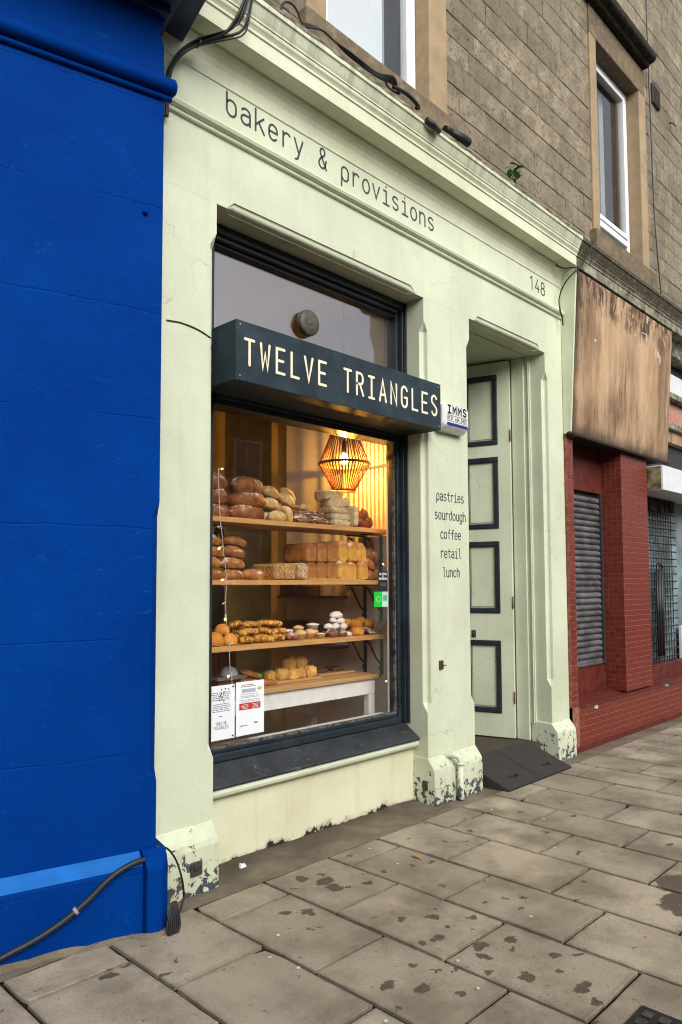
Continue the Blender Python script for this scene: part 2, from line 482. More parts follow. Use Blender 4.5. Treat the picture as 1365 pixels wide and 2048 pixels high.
def tile_mat(name, tile, var):
    k = NT(name)
    r = k.rnd()
    c = k.mix(r, tile, var)
    n = k.noise(30, 4, .7)
    c = k.mix(k.math('MULTIPLY', k.ramp(n, .5, .75), .4), c, (.08, .018, .014))
    k.bump(k.noise(40, 4), .15, .004)
    return k.fin(c, .42, .45)
M['tile'] = tile_mat('oxblood_mosaic_tile', (.128, .020, .012), (.185, .032, .019))
M['grout'] = plain('pinkish_grout', (.38, .15, .10), .8, .2, 0, .3, 20, .4)
M['redpaint'] = plain('dark_red_paint', (.135, .023, .015), .5, .4, 0, .25, 8, .35)
M['shutter'] = plain('grey_roller_shutter', (.175, .17, .18), .55, .4, .25, .3, 8, .3)
M['shutter_dark'] = plain('dark_steel', (.03, .03, .033), .6, .4)
M['frost'] = plain('frosted_pale_glass', (.26, .34, .37), .4, .5, 0, .35, 3.5, .2)
M['box_white'] = plain('shutter_box_white', (.68, .70, .73), .5, .4, 0, .06)
M['box_rust'] = plain('rust_stained_white', (.45, .36, .2), .7, .3, 0, .45, 9, .3)
M['pink'] = plain('pink_fascia_panel', (.5, .25, .19), .7, .3, 0, .15)
def old_cornice():
    k = NT('mossy_cornice')
    n = k.noise(9, 6, .7)
    c = k.mix(k.ramp(n, .35, .62), (.38, .37, .28), (.09, .08, .05))
    z = k.xyz()[2]
    up = k.ramp(k.math('ADD', z, k.math('MULTIPLY', k.math('SUBTRACT', k.noise(14, 6, .7), .5), .18)), 4.16, 4.24)
    c = k.mix(k.math('MULTIPLY', up, .9), c, (.055, .045, .03))
    c = k.mix(k.math('MULTIPLY', up, k.ramp(k.noise(26, 5, .7), .58, .66)), c, (.20, .22, .13))
    k.bump(k.noise(40, 5, .7), .5, .012)
    return k.fin(c, .85, .2)
M['mossy'] = old_cornice()
def cornice_top_mat():
    k = NT('weathered_cream_cornice')
    base = (.64, .665, .50)
    n1 = k.noise(1.7, 6, .62)
    c = k.mix(k.ramp(n1, .38, .72), base, (.53, .54, .37))
    st = k.noise(7, 5, .65, k.scaled(k.pos, (2.2, .3, .3)))
    z = k.xyz()[2]
    hi = k.ramp(z, 4.17, 4.3, .12, .75)
    c = k.mix(k.math('MULTIPLY', k.ramp(st, .46, .72), hi), c, (.22, .25, .17))
    pk = k.noise(19, 6, .72)
    c = k.mix(k.math('MULTIPLY', k.ramp(pk, .63, .67), k.ramp(z, 4.24, 4.32, 0, .9)), c, (.12, .10, .07))
    k.bump(k.math('ADD', k.noise(50, 4), k.noise(9, 4)), .25, .007)
    return k.fin(c, .58, .35)
M['cornice'] = cornice_top_mat()

def bread(name, a, b, flour=0.0, spots=None, rough=.6, scale=24, top=None):
    k = NT(name)
    oc = k.objco()
    r = k.rnd()
    off = k.n('ShaderNodeVectorMath', operation='ADD')
    k.l(oc, off.inputs[0])
    cmb = k.n('ShaderNodeCombineXYZ')
    k.l(k.math('MULTIPLY', r, 7.0), cmb.inputs[0]); k.l(k.math('MULTIPLY', r, 3.0), cmb.inputs[1])
    k.l(cmb.outputs[0], off.inputs[1])
    v = off.outputs[0]
    n = k.noise(scale, 5, .62, v)
    c = k.mix(k.ramp(n, .38, .60), a, b)
    fi = k.noise(scale * 5, 4, .75, v)
    c = k.mix(k.ramp(fi, .5, .66, 0, .45), c, tuple(x * .45 for x in b))
    c = k.mix(k.math('MULTIPLY', r, .35), c, tuple(x * .6 for x in b))
    if spots:
        s = k.noise(scale * 2.2, 3, .6, v)
        c = k.mix(k.ramp(s, .56, .62), c, spots)
    if top:
        zz = k.xyz(oc)[2]
        c = k.mix(k.ramp(k.math('ADD', zz, k.math('MULTIPLY', k.math('SUBTRACT', k.noise(18, 4, .6, v), .5), .04)), .070, .095), c, top)
        vx = k.xyz(oc)
        ce = k.math('ADD', k.math('POWER', k.math('DIVIDE', vx[0], .030), 2.0), k.math('POWER', k.math('DIVIDE', k.math('SUBTRACT', zz, .048), .036), 2.0))
        c = k.mix(k.math('MULTIPLY', k.ramp(ce, .5, 1.5, 1, 0), .55), c, top)
    if flour:
        nz = k.xyz(k.geo.outputs['Normal'])[2]
        fl = k.math('MULTIPLY', k.ramp(nz, .05, .55), k.ramp(k.noise(scale * .9, 5, .7, v), .56 - flour * .3, .62 - flour * .2))
        c = k.mix(k.math('MULTIPLY', fl, .85), c, (.72, .64, .52))
    k.bump(k.noise(scale * 3, 5, .65, v), .4, .004)
    return k.fin(c, rough, .35)
M['b_dark'] = bread('dark_crust', (.42, .14, .03), (.20, .06, .016), .14)
M['b_pale'] = bread('pale_floured_crust', (.80, .58, .24), (.62, .36, .10), .25)
M['b_brown'] = bread('brown_oval_crust', (.52, .22, .045), (.27, .09, .02), .05)
M['b_tin'] = bread('brown_tin_crust', (.58, .25, .05), (.40, .145, .026), .0, None, .6, 24, (.24, .08, .018))
M['b_gold'] = bread('golden_tin_crust', (.82, .52, .10), (.68, .34, .05), .12, None, .6, 24, (.46, .19, .035))
M['b_seed'] = bread('seeded_crust', (.50, .27, .08), (.28, .13, .04), 0, (.75, .52, .22), .7, 46)
M['b_oat'] = bread('oat_topped_crust', (.62, .42, .2), (.3, .14, .05), 0, (.80, .68, .46), .7, 46)
M['b_rustic'] = bread('burnt_rustic_crust', (.28, .12, .045), (.11, .045, .02), .30, (.45, .22, .08))
M['b_foc'] = bread('focaccia_crumb', (.78, .64, .40), (.58, .43, .22), 0, (.30, .20, .09), .7, 32)
M['b_chal'] = bread('glossy_braided_crust', (0.298, 0.084, 0.026), (0.140, 0.035, 0.014), 0, None, .35)
M['b_bun'] = bread('orange_bun_crust', (.80, .36, .04), (.64, .23, .025), .0)
M['b_twist'] = bread('glazed_pastry', (.78, .38, .045), (.26, .09, .018), 0, (.80, .50, .10), .4, 34)
M['b_crumb'] = bread('cinnamon_pastry', (0.385, 0.175, 0.088), (0.193, 0.079, 0.044), .3)
M['b_tart'] = bread('shortcrust', (.80, .56, .30), (.66, .38, .15), .0)
M['b_icing'] = bread('white_icing', (0.820, 0.820, 0.820), (0.820, 0.820, 0.820), 0)
M['b_cup'] = bread('yellow_case', (0.820, 0.805, 0.175), (0.820, 0.560, 0.088), 0)
M['b_choc'] = bread('chocolate_bun', (0.245, 0.088, 0.044), (0.123, 0.042, 0.025), .3, None, .4)
M['b_sugar'] = bread('sugar_dusted_bun', (0.820, 0.820, 0.820), (0.820, 0.630, 0.560), .9)
M['b_scone'] = bread('scone_crust', (.80, .48, .11), (.52, .25, .05), .0)
M['b_brownie'] = bread('brownie', (0.175, 0.070, 0.035), (0.088, 0.035, 0.021), 0)
M['b_straw'] = bread('dried_straw', (0.820, 0.578, 0.350), (0.490, 0.280, 0.158), 0)
M['green'] = plain('green_cloth', (.05, .38, .02), .8, .2)

# ------------------------------------------------------------------ mesh helpers
class MB:
    def __init__(s):
        s.v = []; s.f = []; s.mi = []; s.sm = []
    def add(s, vs, fs, mi=0, smooth=False):
        o = len(s.v)
        s.v += [tuple(v) for v in vs]
        for f in fs:
            s.f.append(tuple(i + o for i in f)); s.mi.append(mi); s.sm.append(smooth)
        return s
    def box(s, x0, x1, y0, y1, z0, z1, mi=0):
        v = [(x0, y0, z0), (x1, y0, z0), (x1, y1, z0), (x0, y1, z0), (x0, y0, z1), (x1, y0, z1), (x1, y1, z1), (x0, y1, z1)]
        return s.add(v, [(0, 3, 2, 1), (4, 5, 6, 7), (0, 1, 5, 4), (1, 2, 6, 5), (2, 3, 7, 6), (3, 0, 4, 7)], mi)
    def loft(s, rings, closed=True, caps=True, mi=0, smooth=False):
        n = len(rings[0]); vs = [p for r in rings for p in r]; fs = []
        for i in range(len(rings) - 1):
            for j in range(n if closed else n - 1):
                a = i * n + j; b = i * n + (j + 1) % n
                fs.append((a, b, b + n, a + n))
        s.add(vs, fs, mi, smooth)
        if caps and closed:
            o = len(s.v) - len(vs)
            s.f.append(tuple(o + j for j in reversed(range(n)))); s.mi.append(mi); s.sm.append(False)
            s.f.append(tuple(o + (len(rings) - 1) * n + j for j in range(n))); s.mi.append(mi); s.sm.append(False)
        return s
    def extr_x(s, prof, x0, x1, mi=0, smooth=False):
        """prof: list of (y, z)"""
        return s.loft([[(x0, y, z) for y, z in prof], [(x1, y, z) for y, z in prof]], True, True, mi, smooth)
    def tube(s, pts, r, n=8, mi=0, smooth=True, closed_ends=True):
        pts = [Vector(p) for p in pts]
        rad = r if isinstance(r, (list, tuple)) else [r] * len(pts)
        up = None; rings = []
        for i, p in enumerate(pts):
            d = (pts[min(i + 1, len(pts) - 1)] - pts[max(i - 1, 0)]).normalized()
            if up is None:
                up = Vector((0, 0, 1)) if abs(d.z) < .9 else Vector((1, 0, 0))
            a = d.cross(up)
            if a.length < 1e-6:
                a = d.cross(Vector((1, .3, 0)))
            a.normalize(); b = a.cross(d).normalized(); up = b
            rings.append([tuple(p + (a * math.cos(t) + b * math.sin(t)) * rad[i]) for t in [2 * math.pi * k / n for k in range(n)]])
        return s.loft(rings, True, closed_ends, mi, smooth)
    def lathe(s, prof, c=(0, 0, 0), n=20, mi=0, smooth=True, ax='z', mod=None):
        rings = []
        for r, h in prof:
            ring = []
            for k in range(n):
                t = 2 * math.pi * k / n
                q = r * (mod(t, h) if mod else 1)
                if ax == 'z': p = (c[0] + q * math.cos(t), c[1] + q * math.sin(t), c[2] + h)
                elif ax == 'y': p = (c[0] + q * math.cos(t), c[1] + h, c[2] - q * math.sin(t))
                else: p = (c[0] + h, c[1] + q * math.cos(t), c[2] + q * math.sin(t))
                ring.append(p)
            rings.append(ring)
        return s.loft(rings, True, True, mi, smooth)
    def mesh(s, name, mats):
        me = bpy.data.meshes.new(name)
        me.from_pydata(s.v, [], s.f)
        for m in (mats if isinstance(mats, (list, tuple)) else [mats]):
            me.materials.append(m)
        me.polygons.foreach_set('material_index', s.mi)
        me.polygons.foreach_set('use_smooth', s.sm)
        me.update()
        return me
    def build(s, name, mats, parent=None, bevel=0, seg=2, kind=None, loc=None, fix=True):
        me = s.mesh(name, mats)
        if fix:
            bm = bmesh.new(); bm.from_mesh(me)
            bmesh.ops.recalc_face_normals(bm, faces=bm.faces)
            bm.to_mesh(me); bm.free()
        o = bpy.data.objects.new(name, me); COL.objects.link(o)
        if parent: o.parent = parent
        if loc: o.location = loc
        if bevel:
            b = o.modifiers.new('bevel', 'BEVEL'); b.width = bevel; b.segments = seg; b.limit_method = 'ANGLE'; b.angle_limit = R(40)
            b.harden_normals = False
        if kind: o['kind'] = kind
        return o

def tag(o, label=None, cat=None, group=None, kind=None):
    if label: o['label'] = label
    if cat: o['category'] = cat
    if group: o['group'] = group
    if kind: o['kind'] = kind
    return o
def empty(name, loc=(0, 0, 0), rz=0.0, parent=None):
    o = bpy.data.objects.new(name, None); COL.objects.link(o)
    o.location = loc; o.rotation_euler = (0, 0, rz); o.empty_display_size = .1
    if parent: o.parent = parent
    return o
def inst(name, me, parent=None, loc=(0, 0, 0), rot=(0, 0, 0), sc=(1, 1, 1)):
    o = bpy.data.objects.new(name, me); COL.objects.link(o)
    o.location = loc; o.rotation_euler = rot; o.scale = sc
    if parent: o.parent = parent
    return o
def smooth_path(pts, n=6):
    """Catmull-Rom through the given points"""
    P = [Vector(p) for p in pts]; out = []
    for i in range(len(P) - 1):
        a = P[max(i - 1, 0)]; b = P[i]; c = P[i + 1]; d = P[min(i + 2, len(P) - 1)]
        for k in range(n):
            t = k / n
            out.append(.5 * ((2 * b) + (c - a) * t + (2 * a - 5 * b + 4 * c - d) * t * t + (3 * b - a - 3 * c + d) * t ** 3))
    out.append(P[-1])
    return out

# ------------------------------------------------------------------ stroke lettering (monoline, round ends)
def arc(cx, cy, rx, ry, a0, a1, n=8):
    return [(cx + rx * math.cos(R(a0 + (a1 - a0) * i / n)), cy + ry * math.sin(R(a0 + (a1 - a0) * i / n))) for i in range(n + 1)]
X_ = 1.42   # x-height on a cap height of 2
_bowl = arc(.5, X_ / 2, .5, X_ / 2, 0, 360, 18)
GL = {
 'T': [[(0, 2), (1, 2)], [(.5, 2), (.5, 0)]],
 'W': [[(0, 2), (.22, 0), (.5, 1.25), (.78, 0), (1, 2)]],
 'E': [[(1, 2), (.08, 2), (.08, 0), (1, 0)], [(.08, 1.02), (.85, 1.02)]],
 'L': [[(.1, 2), (.1, 0), (1, 0)]],
 'V': [[(0, 2), (.5, 0), (1, 2)]],
 'R': [[(.05, 0), (.05, 2), (.55, 2)] + arc(.55, 1.5, .42, .5, 90, -90, 8)[1:] + [(.05, 1.0)], [(.5, 1.0), (1, 0)]],
 'I': [[(.1, 2), (.9, 2)], [(.5, 2), (.5, 0)], [(.1, 0), (.9, 0)]],
 'A': [[(0, 0), (.5, 2), (1, 0)], [(.2, .62), (.8, .62)]],
 'N': [[(.05, 0), (.05, 2), (.95, 0), (.95, 2)]],
 'G': [arc(.5, 1.48, .47, .52, 20, 180, 8) + arc(.5, .52, .47, .52, 180, 360, 8) + [(.97, .95), (.55, .95)]],
 'S': [arc(.5, 1.52, .46, .48, 25, 180, 8) + [(.08, 1.3), (.9, .75)] + arc(.5, .5, .46, .5, 0, -155, 8)],
 'M': [[(0, 0), (0, 2), (.5, .7), (1, 2), (1, 0)]],
 'D': [[(.05, 0), (.05, 2), (.45, 2)] + arc(.45, 1, .52, 1, 90, -90, 10)[1:] + [(.05, 0)]],
 'K': [[(.05, 0), (.05, 2)], [(1, 2), (.1, .85)], [(.4, 1.2), (1, 0)]],
 'b': [[(.02, 2), (.02, .5)] + arc(.5, .5, .48, .5, 180, 360, 8) + [(.98, .92)] + arc(.5, .92, .48, .5, 0, 150, 7)],
 'a': [[(.1, 1.2)] + arc(.5, 1.0, .46, .42, 130, 0, 6) + [(.96, 0)], [(.96, .82), (.5, .82)] + arc(.45, .41, .43, .41, 90, 270, 8) + [(.7, .05), (.96, .3)]],
 'k': [[(.05, 2), (.05, 0)], [(.95, X_), (.1, .62)], [(.4, .88), (1, 0)]],
 'e': [[(.04, .74), (.96, .74), (.96, .92)] + arc(.5, .94, .46, .48, 0, 180, 8) + [(.04, .48)] + arc(.5, .48, .46, .48, 180, 325, 7)],
 'r': [[(.15, X_), (.15, 0)], [(.15, .95)] + arc(.62, .95, .42, .46, 150, 40, 6)],
 'y': [[(0, X_), (.52, .1)], [(1, X_), (.38, -.45), (.12, -.55)]],
 'p': [[(.03, -.62), (.03, .92)] + arc(.5, .92, .47, .5, 180, 0, 8) + [(.97, .5)] + arc(.5, .5, .47, .5, 0, -150, 7)],
 'o': [_bowl], 'v': [[(0, X_), (.5, 0), (1, X_)]],
 'i': [[(.15, X_), (.55, X_), (.55, 0)], [(.1, 0), (1, 0)], [(.53, 1.88), (.53, 1.92)]],
 's': [arc(.5, 1.04, .42, .38, 35, 190, 7) + [(.2, .82), (.85, .6)] + arc(.48, .38, .44, .38, 10, -145, 7)],
 'n': [[(.05, X_), (.05, 0)], [(.05, .9)] + arc(.5, .9, .45, .52, 165, 0, 7) + [(.95, 0)]],
 'd': [[(.97, 2), (.97, .5)] + arc(.5, .5, .47, .5, 0, -180, 8) + [(.03, .92)] + arc(.5, .92, .47, .5, 180, 30, 7)],
 'u': [[(.05, X_), (.05, .5)] + arc(.5, .5, .45, .5, 180, 345, 7), [(.95, X_), (.95, 0)]],
 'g': [[(.97, X_), (.97, -.1)] + arc(.5, -.12, .47, .5, 0, -150, 7), [(.97, .5)] + arc(.5, .5, .47, .5, 0, -180, 8) + [(.03, .92)] + arc(.5, .92, .47, .5, 180, 30, 7)],
 'h': [[(.05, 2), (.05, 0)], [(.05, .9)] + arc(.5, .9, .45, .52, 165, 0, 7) + [(.95, 0)]],
 'c': [arc(.55, .92, .5, .5, 30, 180, 7) + arc(.55, .5, .5, .5, 180, 330, 7)],
 'f': [[(1, 1.9)] + arc(.8, 1.55, .32, .42, 70, 180, 6) + [(.48, 0)], [(.1, 1.3), (.95, 1.3)]],
 't': [[(.42, 1.9), (.42, .45)] + arc(.8, .45, .38, .43, 180, 290, 6), [(.05, 1.35), (.95, 1.35)]],
 'l': [[(.1, 2), (.5, 2), (.5, .45)] + arc(.85, .45, .35, .43, 180, 280, 6)],
 '&': [[(1, 0), (.25, 1.35)] + arc(.5, 1.6, .3, .38, 210, -30, 9) + [(.2, .85)] + arc(.45, .45, .42, .45, 140, 330, 9) + [(.98, .85)]],
 '1': [[(.15, 1.65), (.55, 2), (.55, 0)]],
 '4': [[(.95, .55), (0, .55), (.62, 2)], [(.68, 1.1), (.68, 0)]],
 '8': [arc(.5, 1.52, .38, .46, -90, 270, 16), arc(.5, .53, .47, .53, 90, 450, 16)],
 '0': [arc(.5, 1, .47, 1, 0, 360, 18)],
 '3': [arc(.48, 1.52, .42, .46, 150, -90, 8) + arc(.48, .53, .47, .53, 90, -150, 9)[1:]],
 '6': [[(.85, 1.95)] + arc(.5, .6, .46, .6, 160, 520, 16)],
 '5': [[(.9, 2), (.15, 2), (.1, 1.15)] + arc(.48, .62, .46, .6, 115, -150, 10)],
 '2': [arc(.5, 1.48, .44, .5, 165, -20, 8) + [(.05, 0), (1, 0)]],
}
def ribbon(mb, pts, r, z0, z1, mi=0, ncap=5):
    """flat stroke with round ends in local (x, y), front at z1"""
    P = [Vector((p[0], p[1])) for p in pts]
    Q = [P[0]]
    for p in P[1:]:
        if (p - Q[-1]).length > 1e-5: Q.append(p)
    P = Q
    closed = len(P) > 3 and (P[0] - P[-1]).length < 1e-4
    if closed: P = P[:-1]
    n = len(P); Lp = []; Rp = []
    for i in range(n):
        if closed: d0 = P[i] - P[i - 1]; d1 = P[(i + 1) % n] - P[i]
        else:
            d0 = P[i] - P[i - 1] if i else P[1] - P[0]
            d1 = P[i + 1] - P[i] if i < n - 1 else d0
        d0 = d0.normalized(); d1 = d1.normalized()
        t = d0 + d1
        t = t.normalized() if t.length > .25 else d1
        nn = Vector((-t.y, t.x))
        c = max(.45, nn.dot(Vector((-d1.y, d1.x))))
        Lp.append(P[i] + nn * r / c); Rp.append(P[i] - nn * r / c)
    if closed:
        rings = [[(a.x, a.y, z0) for a in (Lp[i],)] + [(Lp[i].x, Lp[i].y, z1), (Rp[i].x, Rp[i].y, z1), (Rp[i].x, Rp[i].y, z0)] for i in range(n)]
        rings.append(rings[0])
        mb.loft(rings, True, False, mi)
        return
    def cap(c, a, b):
        va = a - c; out = []
        ang = math.atan2(va.y, va.x)
        for k in range(1, ncap):
            t = ang - math.pi * k / ncap
            out.append(Vector((c.x + r * math.cos(t), c.y + r * math.sin(t))))
        return out
    ecap = cap(P[-1], Lp[-1], Rp[-1]); scap = cap(P[0], Rp[0], Lp[0])
    vs = []; fs = []
    # quads along the stroke, fans for the caps: front, back, sides
    for i in range(n):
        for q in (Lp[i], Rp[i]):
            vs += [(q.x, q.y, z1), (q.x, q.y, z0)]
    for i in range(n - 1):
        a = i * 4; b = a + 4
        fs += [(a, a + 2, b + 2, b), (a + 1, b + 1, b + 3, a + 3), (a, b, b + 1, a + 1), (a + 2, a + 3, b + 3, b + 2)]
    for pts_, first, last in ((ecap, (n - 1) * 4, (n - 1) * 4 + 2), (scap, 2, 0)):
        o = len(vs)
        for q in pts_: vs += [(q.x, q.y, z1), (q.x, q.y, z0)]
        idx = [first] + [o + 2 * k for k in range(len(pts_))] + [last]
        fs.append(tuple(reversed(idx)))
        for k in range(len(idx) - 1):
            fs.append((idx[k], idx[k + 1], idx[k + 1] + 1, idx[k] + 1))
    mb.add(vs, fs, mi)
def glyph_mb(ch, w, h, r, t=.0012, mb=None, ox=0.0, oy=0.0):
    mb = mb or MB()
    for k, st in enumerate(GL[ch]):
        ribbon(mb, [(ox + p[0] * w, oy + p[1] * h / 2) for p in st], r, 0.0, t + .0003 * k)
    return mb
def text_parts(txt, x, y, z, pitch, w, h, r, mat, parent, name='letter', t=.0012, joined=False):
    """upright text on a wall that looks to -Y; local (x, y, z) -> world (x, -z, y)"""
    M4 = Matrix(((1, 0, 0, x), (0, 0, -1, y), (0, 1, 0, z), (0, 0, 0, 1)))
    allmb = MB(); out = []
    for i, ch in enumerate(txt):
        if ch == ' ': continue
        if joined:
            glyph_mb(ch, w, h, r, t, allmb, i * pitch)
        else:
            mb = glyph_mb(ch, w, h, r, t)
            mb.v = [tuple(M4 @ Vector((v[0] + i * pitch, v[1], v[2]))) for v in mb.v]
            out.append(mb.build(name, mat, parent))
    if joined:
        allmb.v = [tuple(M4 @ Vector(v)) for v in allmb.v]
        return allmb.build(name, mat, parent)
    return out

# ================================================================== THE SETTING
gm = MB(); gm.add([(-70, -90, -.16), (90, -90, -.16), (90, 60, -.16), (-70, 60, -.16)], [(0, 1, 2, 3)])
gm.build('ground', M['asphalt'], kind='structure')
rm = MB(); rm.add([(-60, -13.5, -.156), (80, -13.5, -.156), (80, -3.25, -.156), (-60, -3.25, -.156)], [(0, 1, 2, 3)])
rm.build('road', M['asphalt'], kind='structure')
kb = MB(); kb.box(-60, 80, -3.42, -3.24, -.3, -.004)
kb.build('kerb', M['kerb'], kind='structure', bevel=.02)
fp = MB(); fp.box(-60, 80, -17, -13.5, -.3, -.02)
fp.build('far_pavement', M['strip'], kind='structure')

# paving bed with every flag as a part
pv = MB(); pv.box(-14, 40, -3.24, 1.6, -.30, -.016)
pave = pv.build('pavement', M['joint'], kind='structure')
COLX = [-4.34, -3.94, -3.54, -3.14, -2.74, -2.34, -1.94, -1.535, -1.135, -.735, -.335, .08, .475, .905, 1.29, 1.70, 2.09, 2.46, 2.87, 3.28, 3.66, 4.06, 4.47, 4.87, 5.27, 5.68, 6.08, 6.48, 6.89, 7.3, 7.7, 8.1, 8.5, 8.9, 9.3, 9.7]
PHASE = {9: .495, 10: .775, 11: .48, 12: .765, 13: .455, 14: .76, 15: .47, 16: .765, 17: .48, 18: .765, 19: .47}
def slab_mesh(w, l, rnd):
    """flag with a softened, slightly irregular arris; centre at origin, top at z=0"""
    c = .003 + rnd.random() * .002
    def ring(inset, z, jit):
        pts = []
        N = 5
        for (ax, ay, bx, by) in ((-1, -1, 1, -1), (1, -1, 1, 1), (1, 1, -1, 1), (-1, 1, -1, -1)):
            for k in range(N):
                t = k / N
                x = (ax + (bx - ax) * t) * (w / 2 - inset); y = (ay + (by - ay) * t) * (l / 2 - inset)
                pts.append((x + rnd.uniform(-jit, jit), y + rnd.uniform(-jit, jit), z + rnd.uniform(-jit, 0) * .3))
        return pts
    mb = MB()
    r0 = ring(0, -.03, 0)
    for q in (0, 5, 10, 15):
        if rnd.random() < .04:
            f_ = rnd.uniform(.93, .98); r0[q] = (r0[q][0] * f_, r0[q][1] * f_, r0[q][2])
    r0 = r0; r1 = [(p[0] + rnd.uniform(-.0022, .0022), p[1] + rnd.uniform(-.0022, .0022), -c * .7) for p in r0]
    r2 = [(p[0] * (1 - 2 * c / w), p[1] * (1 - 2 * c / l), -.0004) for p in r1]
    mb.loft([r0, r1, r2], True, False)
    o = len(mb.v) - len(r2)
    mb.f.append(tuple(range(o, o + len(r2)))); mb.mi.append(0); mb.sm.append(False)
    return mb
prs = random.Random(5)
for ci in range(len(COLX) - 1):
    x0, x1 = COLX[ci], COLX[ci + 1]
    ph = PHASE.get(ci, .475 if ci % 2 else .765)
    cuts = [-.287]
    y = -ph
    if abs(y + .287) < .1: y -= .57
    k = 0
    while y > -3.24:
        cuts.append(y); y -= .57 + prs.uniform(-.008, .008)
    cuts.append(-3.235)
    for a, b in zip(cuts, cuts[1:]):
        w = x1 - x0 - .017; l = a - b - .016
        if l < .08: continue
        mb = slab_mesh(w, l, prs)
        s = mb.build('paving_slab', M['slab'], pave, loc=((x0 + x1) / 2, (a + b) / 2, prs.uniform(-.003, .0005)))
        s.rotation_euler = (prs.uniform(-.004, .004), prs.uniform(-.004, .004), prs.uniform(-.003, .003))
# concrete strip between the flags and the shopfronts
sr = random.Random(3)
stm = MB(); nx = 150
for j in range(nx):
    pass
gx = [-4.4 + 14.2 * j / nx for j in range(nx + 1)]; gy = [-.2935, -.25, -.2, -.14, -.07, 0.0, .06]
vs = []
for y in gy:
    for x in gx:
        up = .022 * max(0, (y + .12) / .12) if -.12 < y else 0
        vs.append((x, y, -.004 + up * (.5 + sr.random() * .5) + mnoise.noise(Vector((x * 5, y * 5, 2))) * .003))
fs = []
for j in range(len(gy) - 1):
    for i in range(nx):
        a = j * (nx + 1) + i; fs.append((a, a + 1, a + nx + 2, a + nx + 1))
stm.add(vs, fs, 0, True)
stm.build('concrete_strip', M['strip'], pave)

# ------------------------------------------------------------------ cream shopfront
shop = tag(empty('shopfront', (1.95, -.1, 0)), 'pale green shopfront lettered bakery & provisions with dark framed window and recessed door', 'shopfront')
shop_inv = (-1.95, .1, 0)
def P(o):
    """parent to the shopfront while keeping world coordinates in the mesh"""
    o.parent = shop; o.location = Vector(o.location) + Vector(shop_inv)
    return o
YF = -.12
def chprof(ax, ay, bx, by, c):
    """moulded chamfer between a (on one face) and b (on the other): quirk, bead, quirk"""
    out = []
    nx_, ny_ = (by - ay), -(bx - ax)
    ln = math.hypot(nx_, ny_) or 1
    nx_, ny_ = nx_ / ln, ny_ / ln
    for t, h in ((0, 0), (.08, -.10), (.2, -.02), (.36, .16), (.5, .21), (.64, .16), (.8, -.02), (.92, -.10), (1, 0)):
        out.append((ax + (bx - ax) * t + nx_ * h * c, ay + (by - ay) * t + ny_ * h * c))
    return out
def pilaster(name, x0, x1, yb, mat, left=True, right=True, ztop=3.31, zs=(.575, .635, 3.09, 3.155), cw=.046):
    rings = []
    def ring(z, c, cl, cr, yf, xo=0.0):
        L = x0 - xo * (1 if left else 0); Rr = x1 + xo * (1 if right else 0)
        cl = max(cl, .0015); cr = max(cr, .0015)
        pts = [(L, yb), (Rr, yb)]
        pr = chprof(Rr, yf + cr, Rr - cr, yf, cr)
        pl = chprof(L + cl, yf, L, yf + cl, cl)
        pts += pr + pl
        return [(p[0], p[1], z) for p in pts]
    def add(z, a, yf=YF, xo=0):
        rings.append(ring(z, 0, a if left else 0, a if right else 0, yf, xo))
    add(.275, 0)
    add(zs[0], 0); add(zs[1], cw); add(zs[2], cw); add(zs[3], 0); add(ztop, 0)
    mb = MB().loft(rings)
    return P(mb.build(name, mat))
def plinth(name, x0, x1, yb, mat, ytop=.235, parent=None):
    rr = random.Random(hash(name) % 99)
    mb = MB()
    prof = [(-.181, -.02), (-.184, .10), (-.182, .200), (-.176, .222), (YF - .0015, .288), (yb, .292), (yb, -.02)]
    xs = [x0 + (x1 - x0) * i / 10 for i in range(11)]
    rings = []
    for i, x in enumerate(xs):
        e = .006 if i in (0, 10) else 0
        rings.append([(x, y + (e if z < .24 and y < -.15 else 0) + (rr.uniform(-.003, .003) if y < -.15 else 0), z + (rr.uniform(-.003, .003) if .1 < z < .25 else 0)) for y, z in prof])
    mb.loft(rings)
    return P(mb.build(name, mat, bevel=.006, seg=2))
pilaster('pilaster', -.03, .305, .10, M['cream'], left=False)
plinth('plinth', -.03, .300, .06, M['chipped2'])
pilaster('pilaster', 1.985, 2.517, .10, M['cream'])
plinth('plinth', 1.980, 2.522, .06, M['chipped'])
pilaster('pilaster', 3.612, 3.905, .10, M['cream'], right=False)
plinth('plinth', 3.600, 3.908, .06, M['chipped2'])
# lintel wall above the openings with stopped chamfers
rings = []
def lring(x, c):
    c = max(c, .0015); z0 = 3.31
    pr = chprof(YF, z0 + c, YF + c, z0, c)
    pts = [(.10, z0), (.10, 3.66), (YF, 3.66)] + [(p[0], p[1]) for p in pr]
    return [(x, y, z) for y, z in pts]
for x, c in ((-.03, 0), (.366, 0), (.413, .046), (1.851, .046), (1.902, 0), (2.578, 0), (2.63, .046), (3.495, .046), (3.526, 0), (3.905, 0)):
    rings.append(lring(x, c))
P(MB().loft(rings).build('lintel', M['cream']))
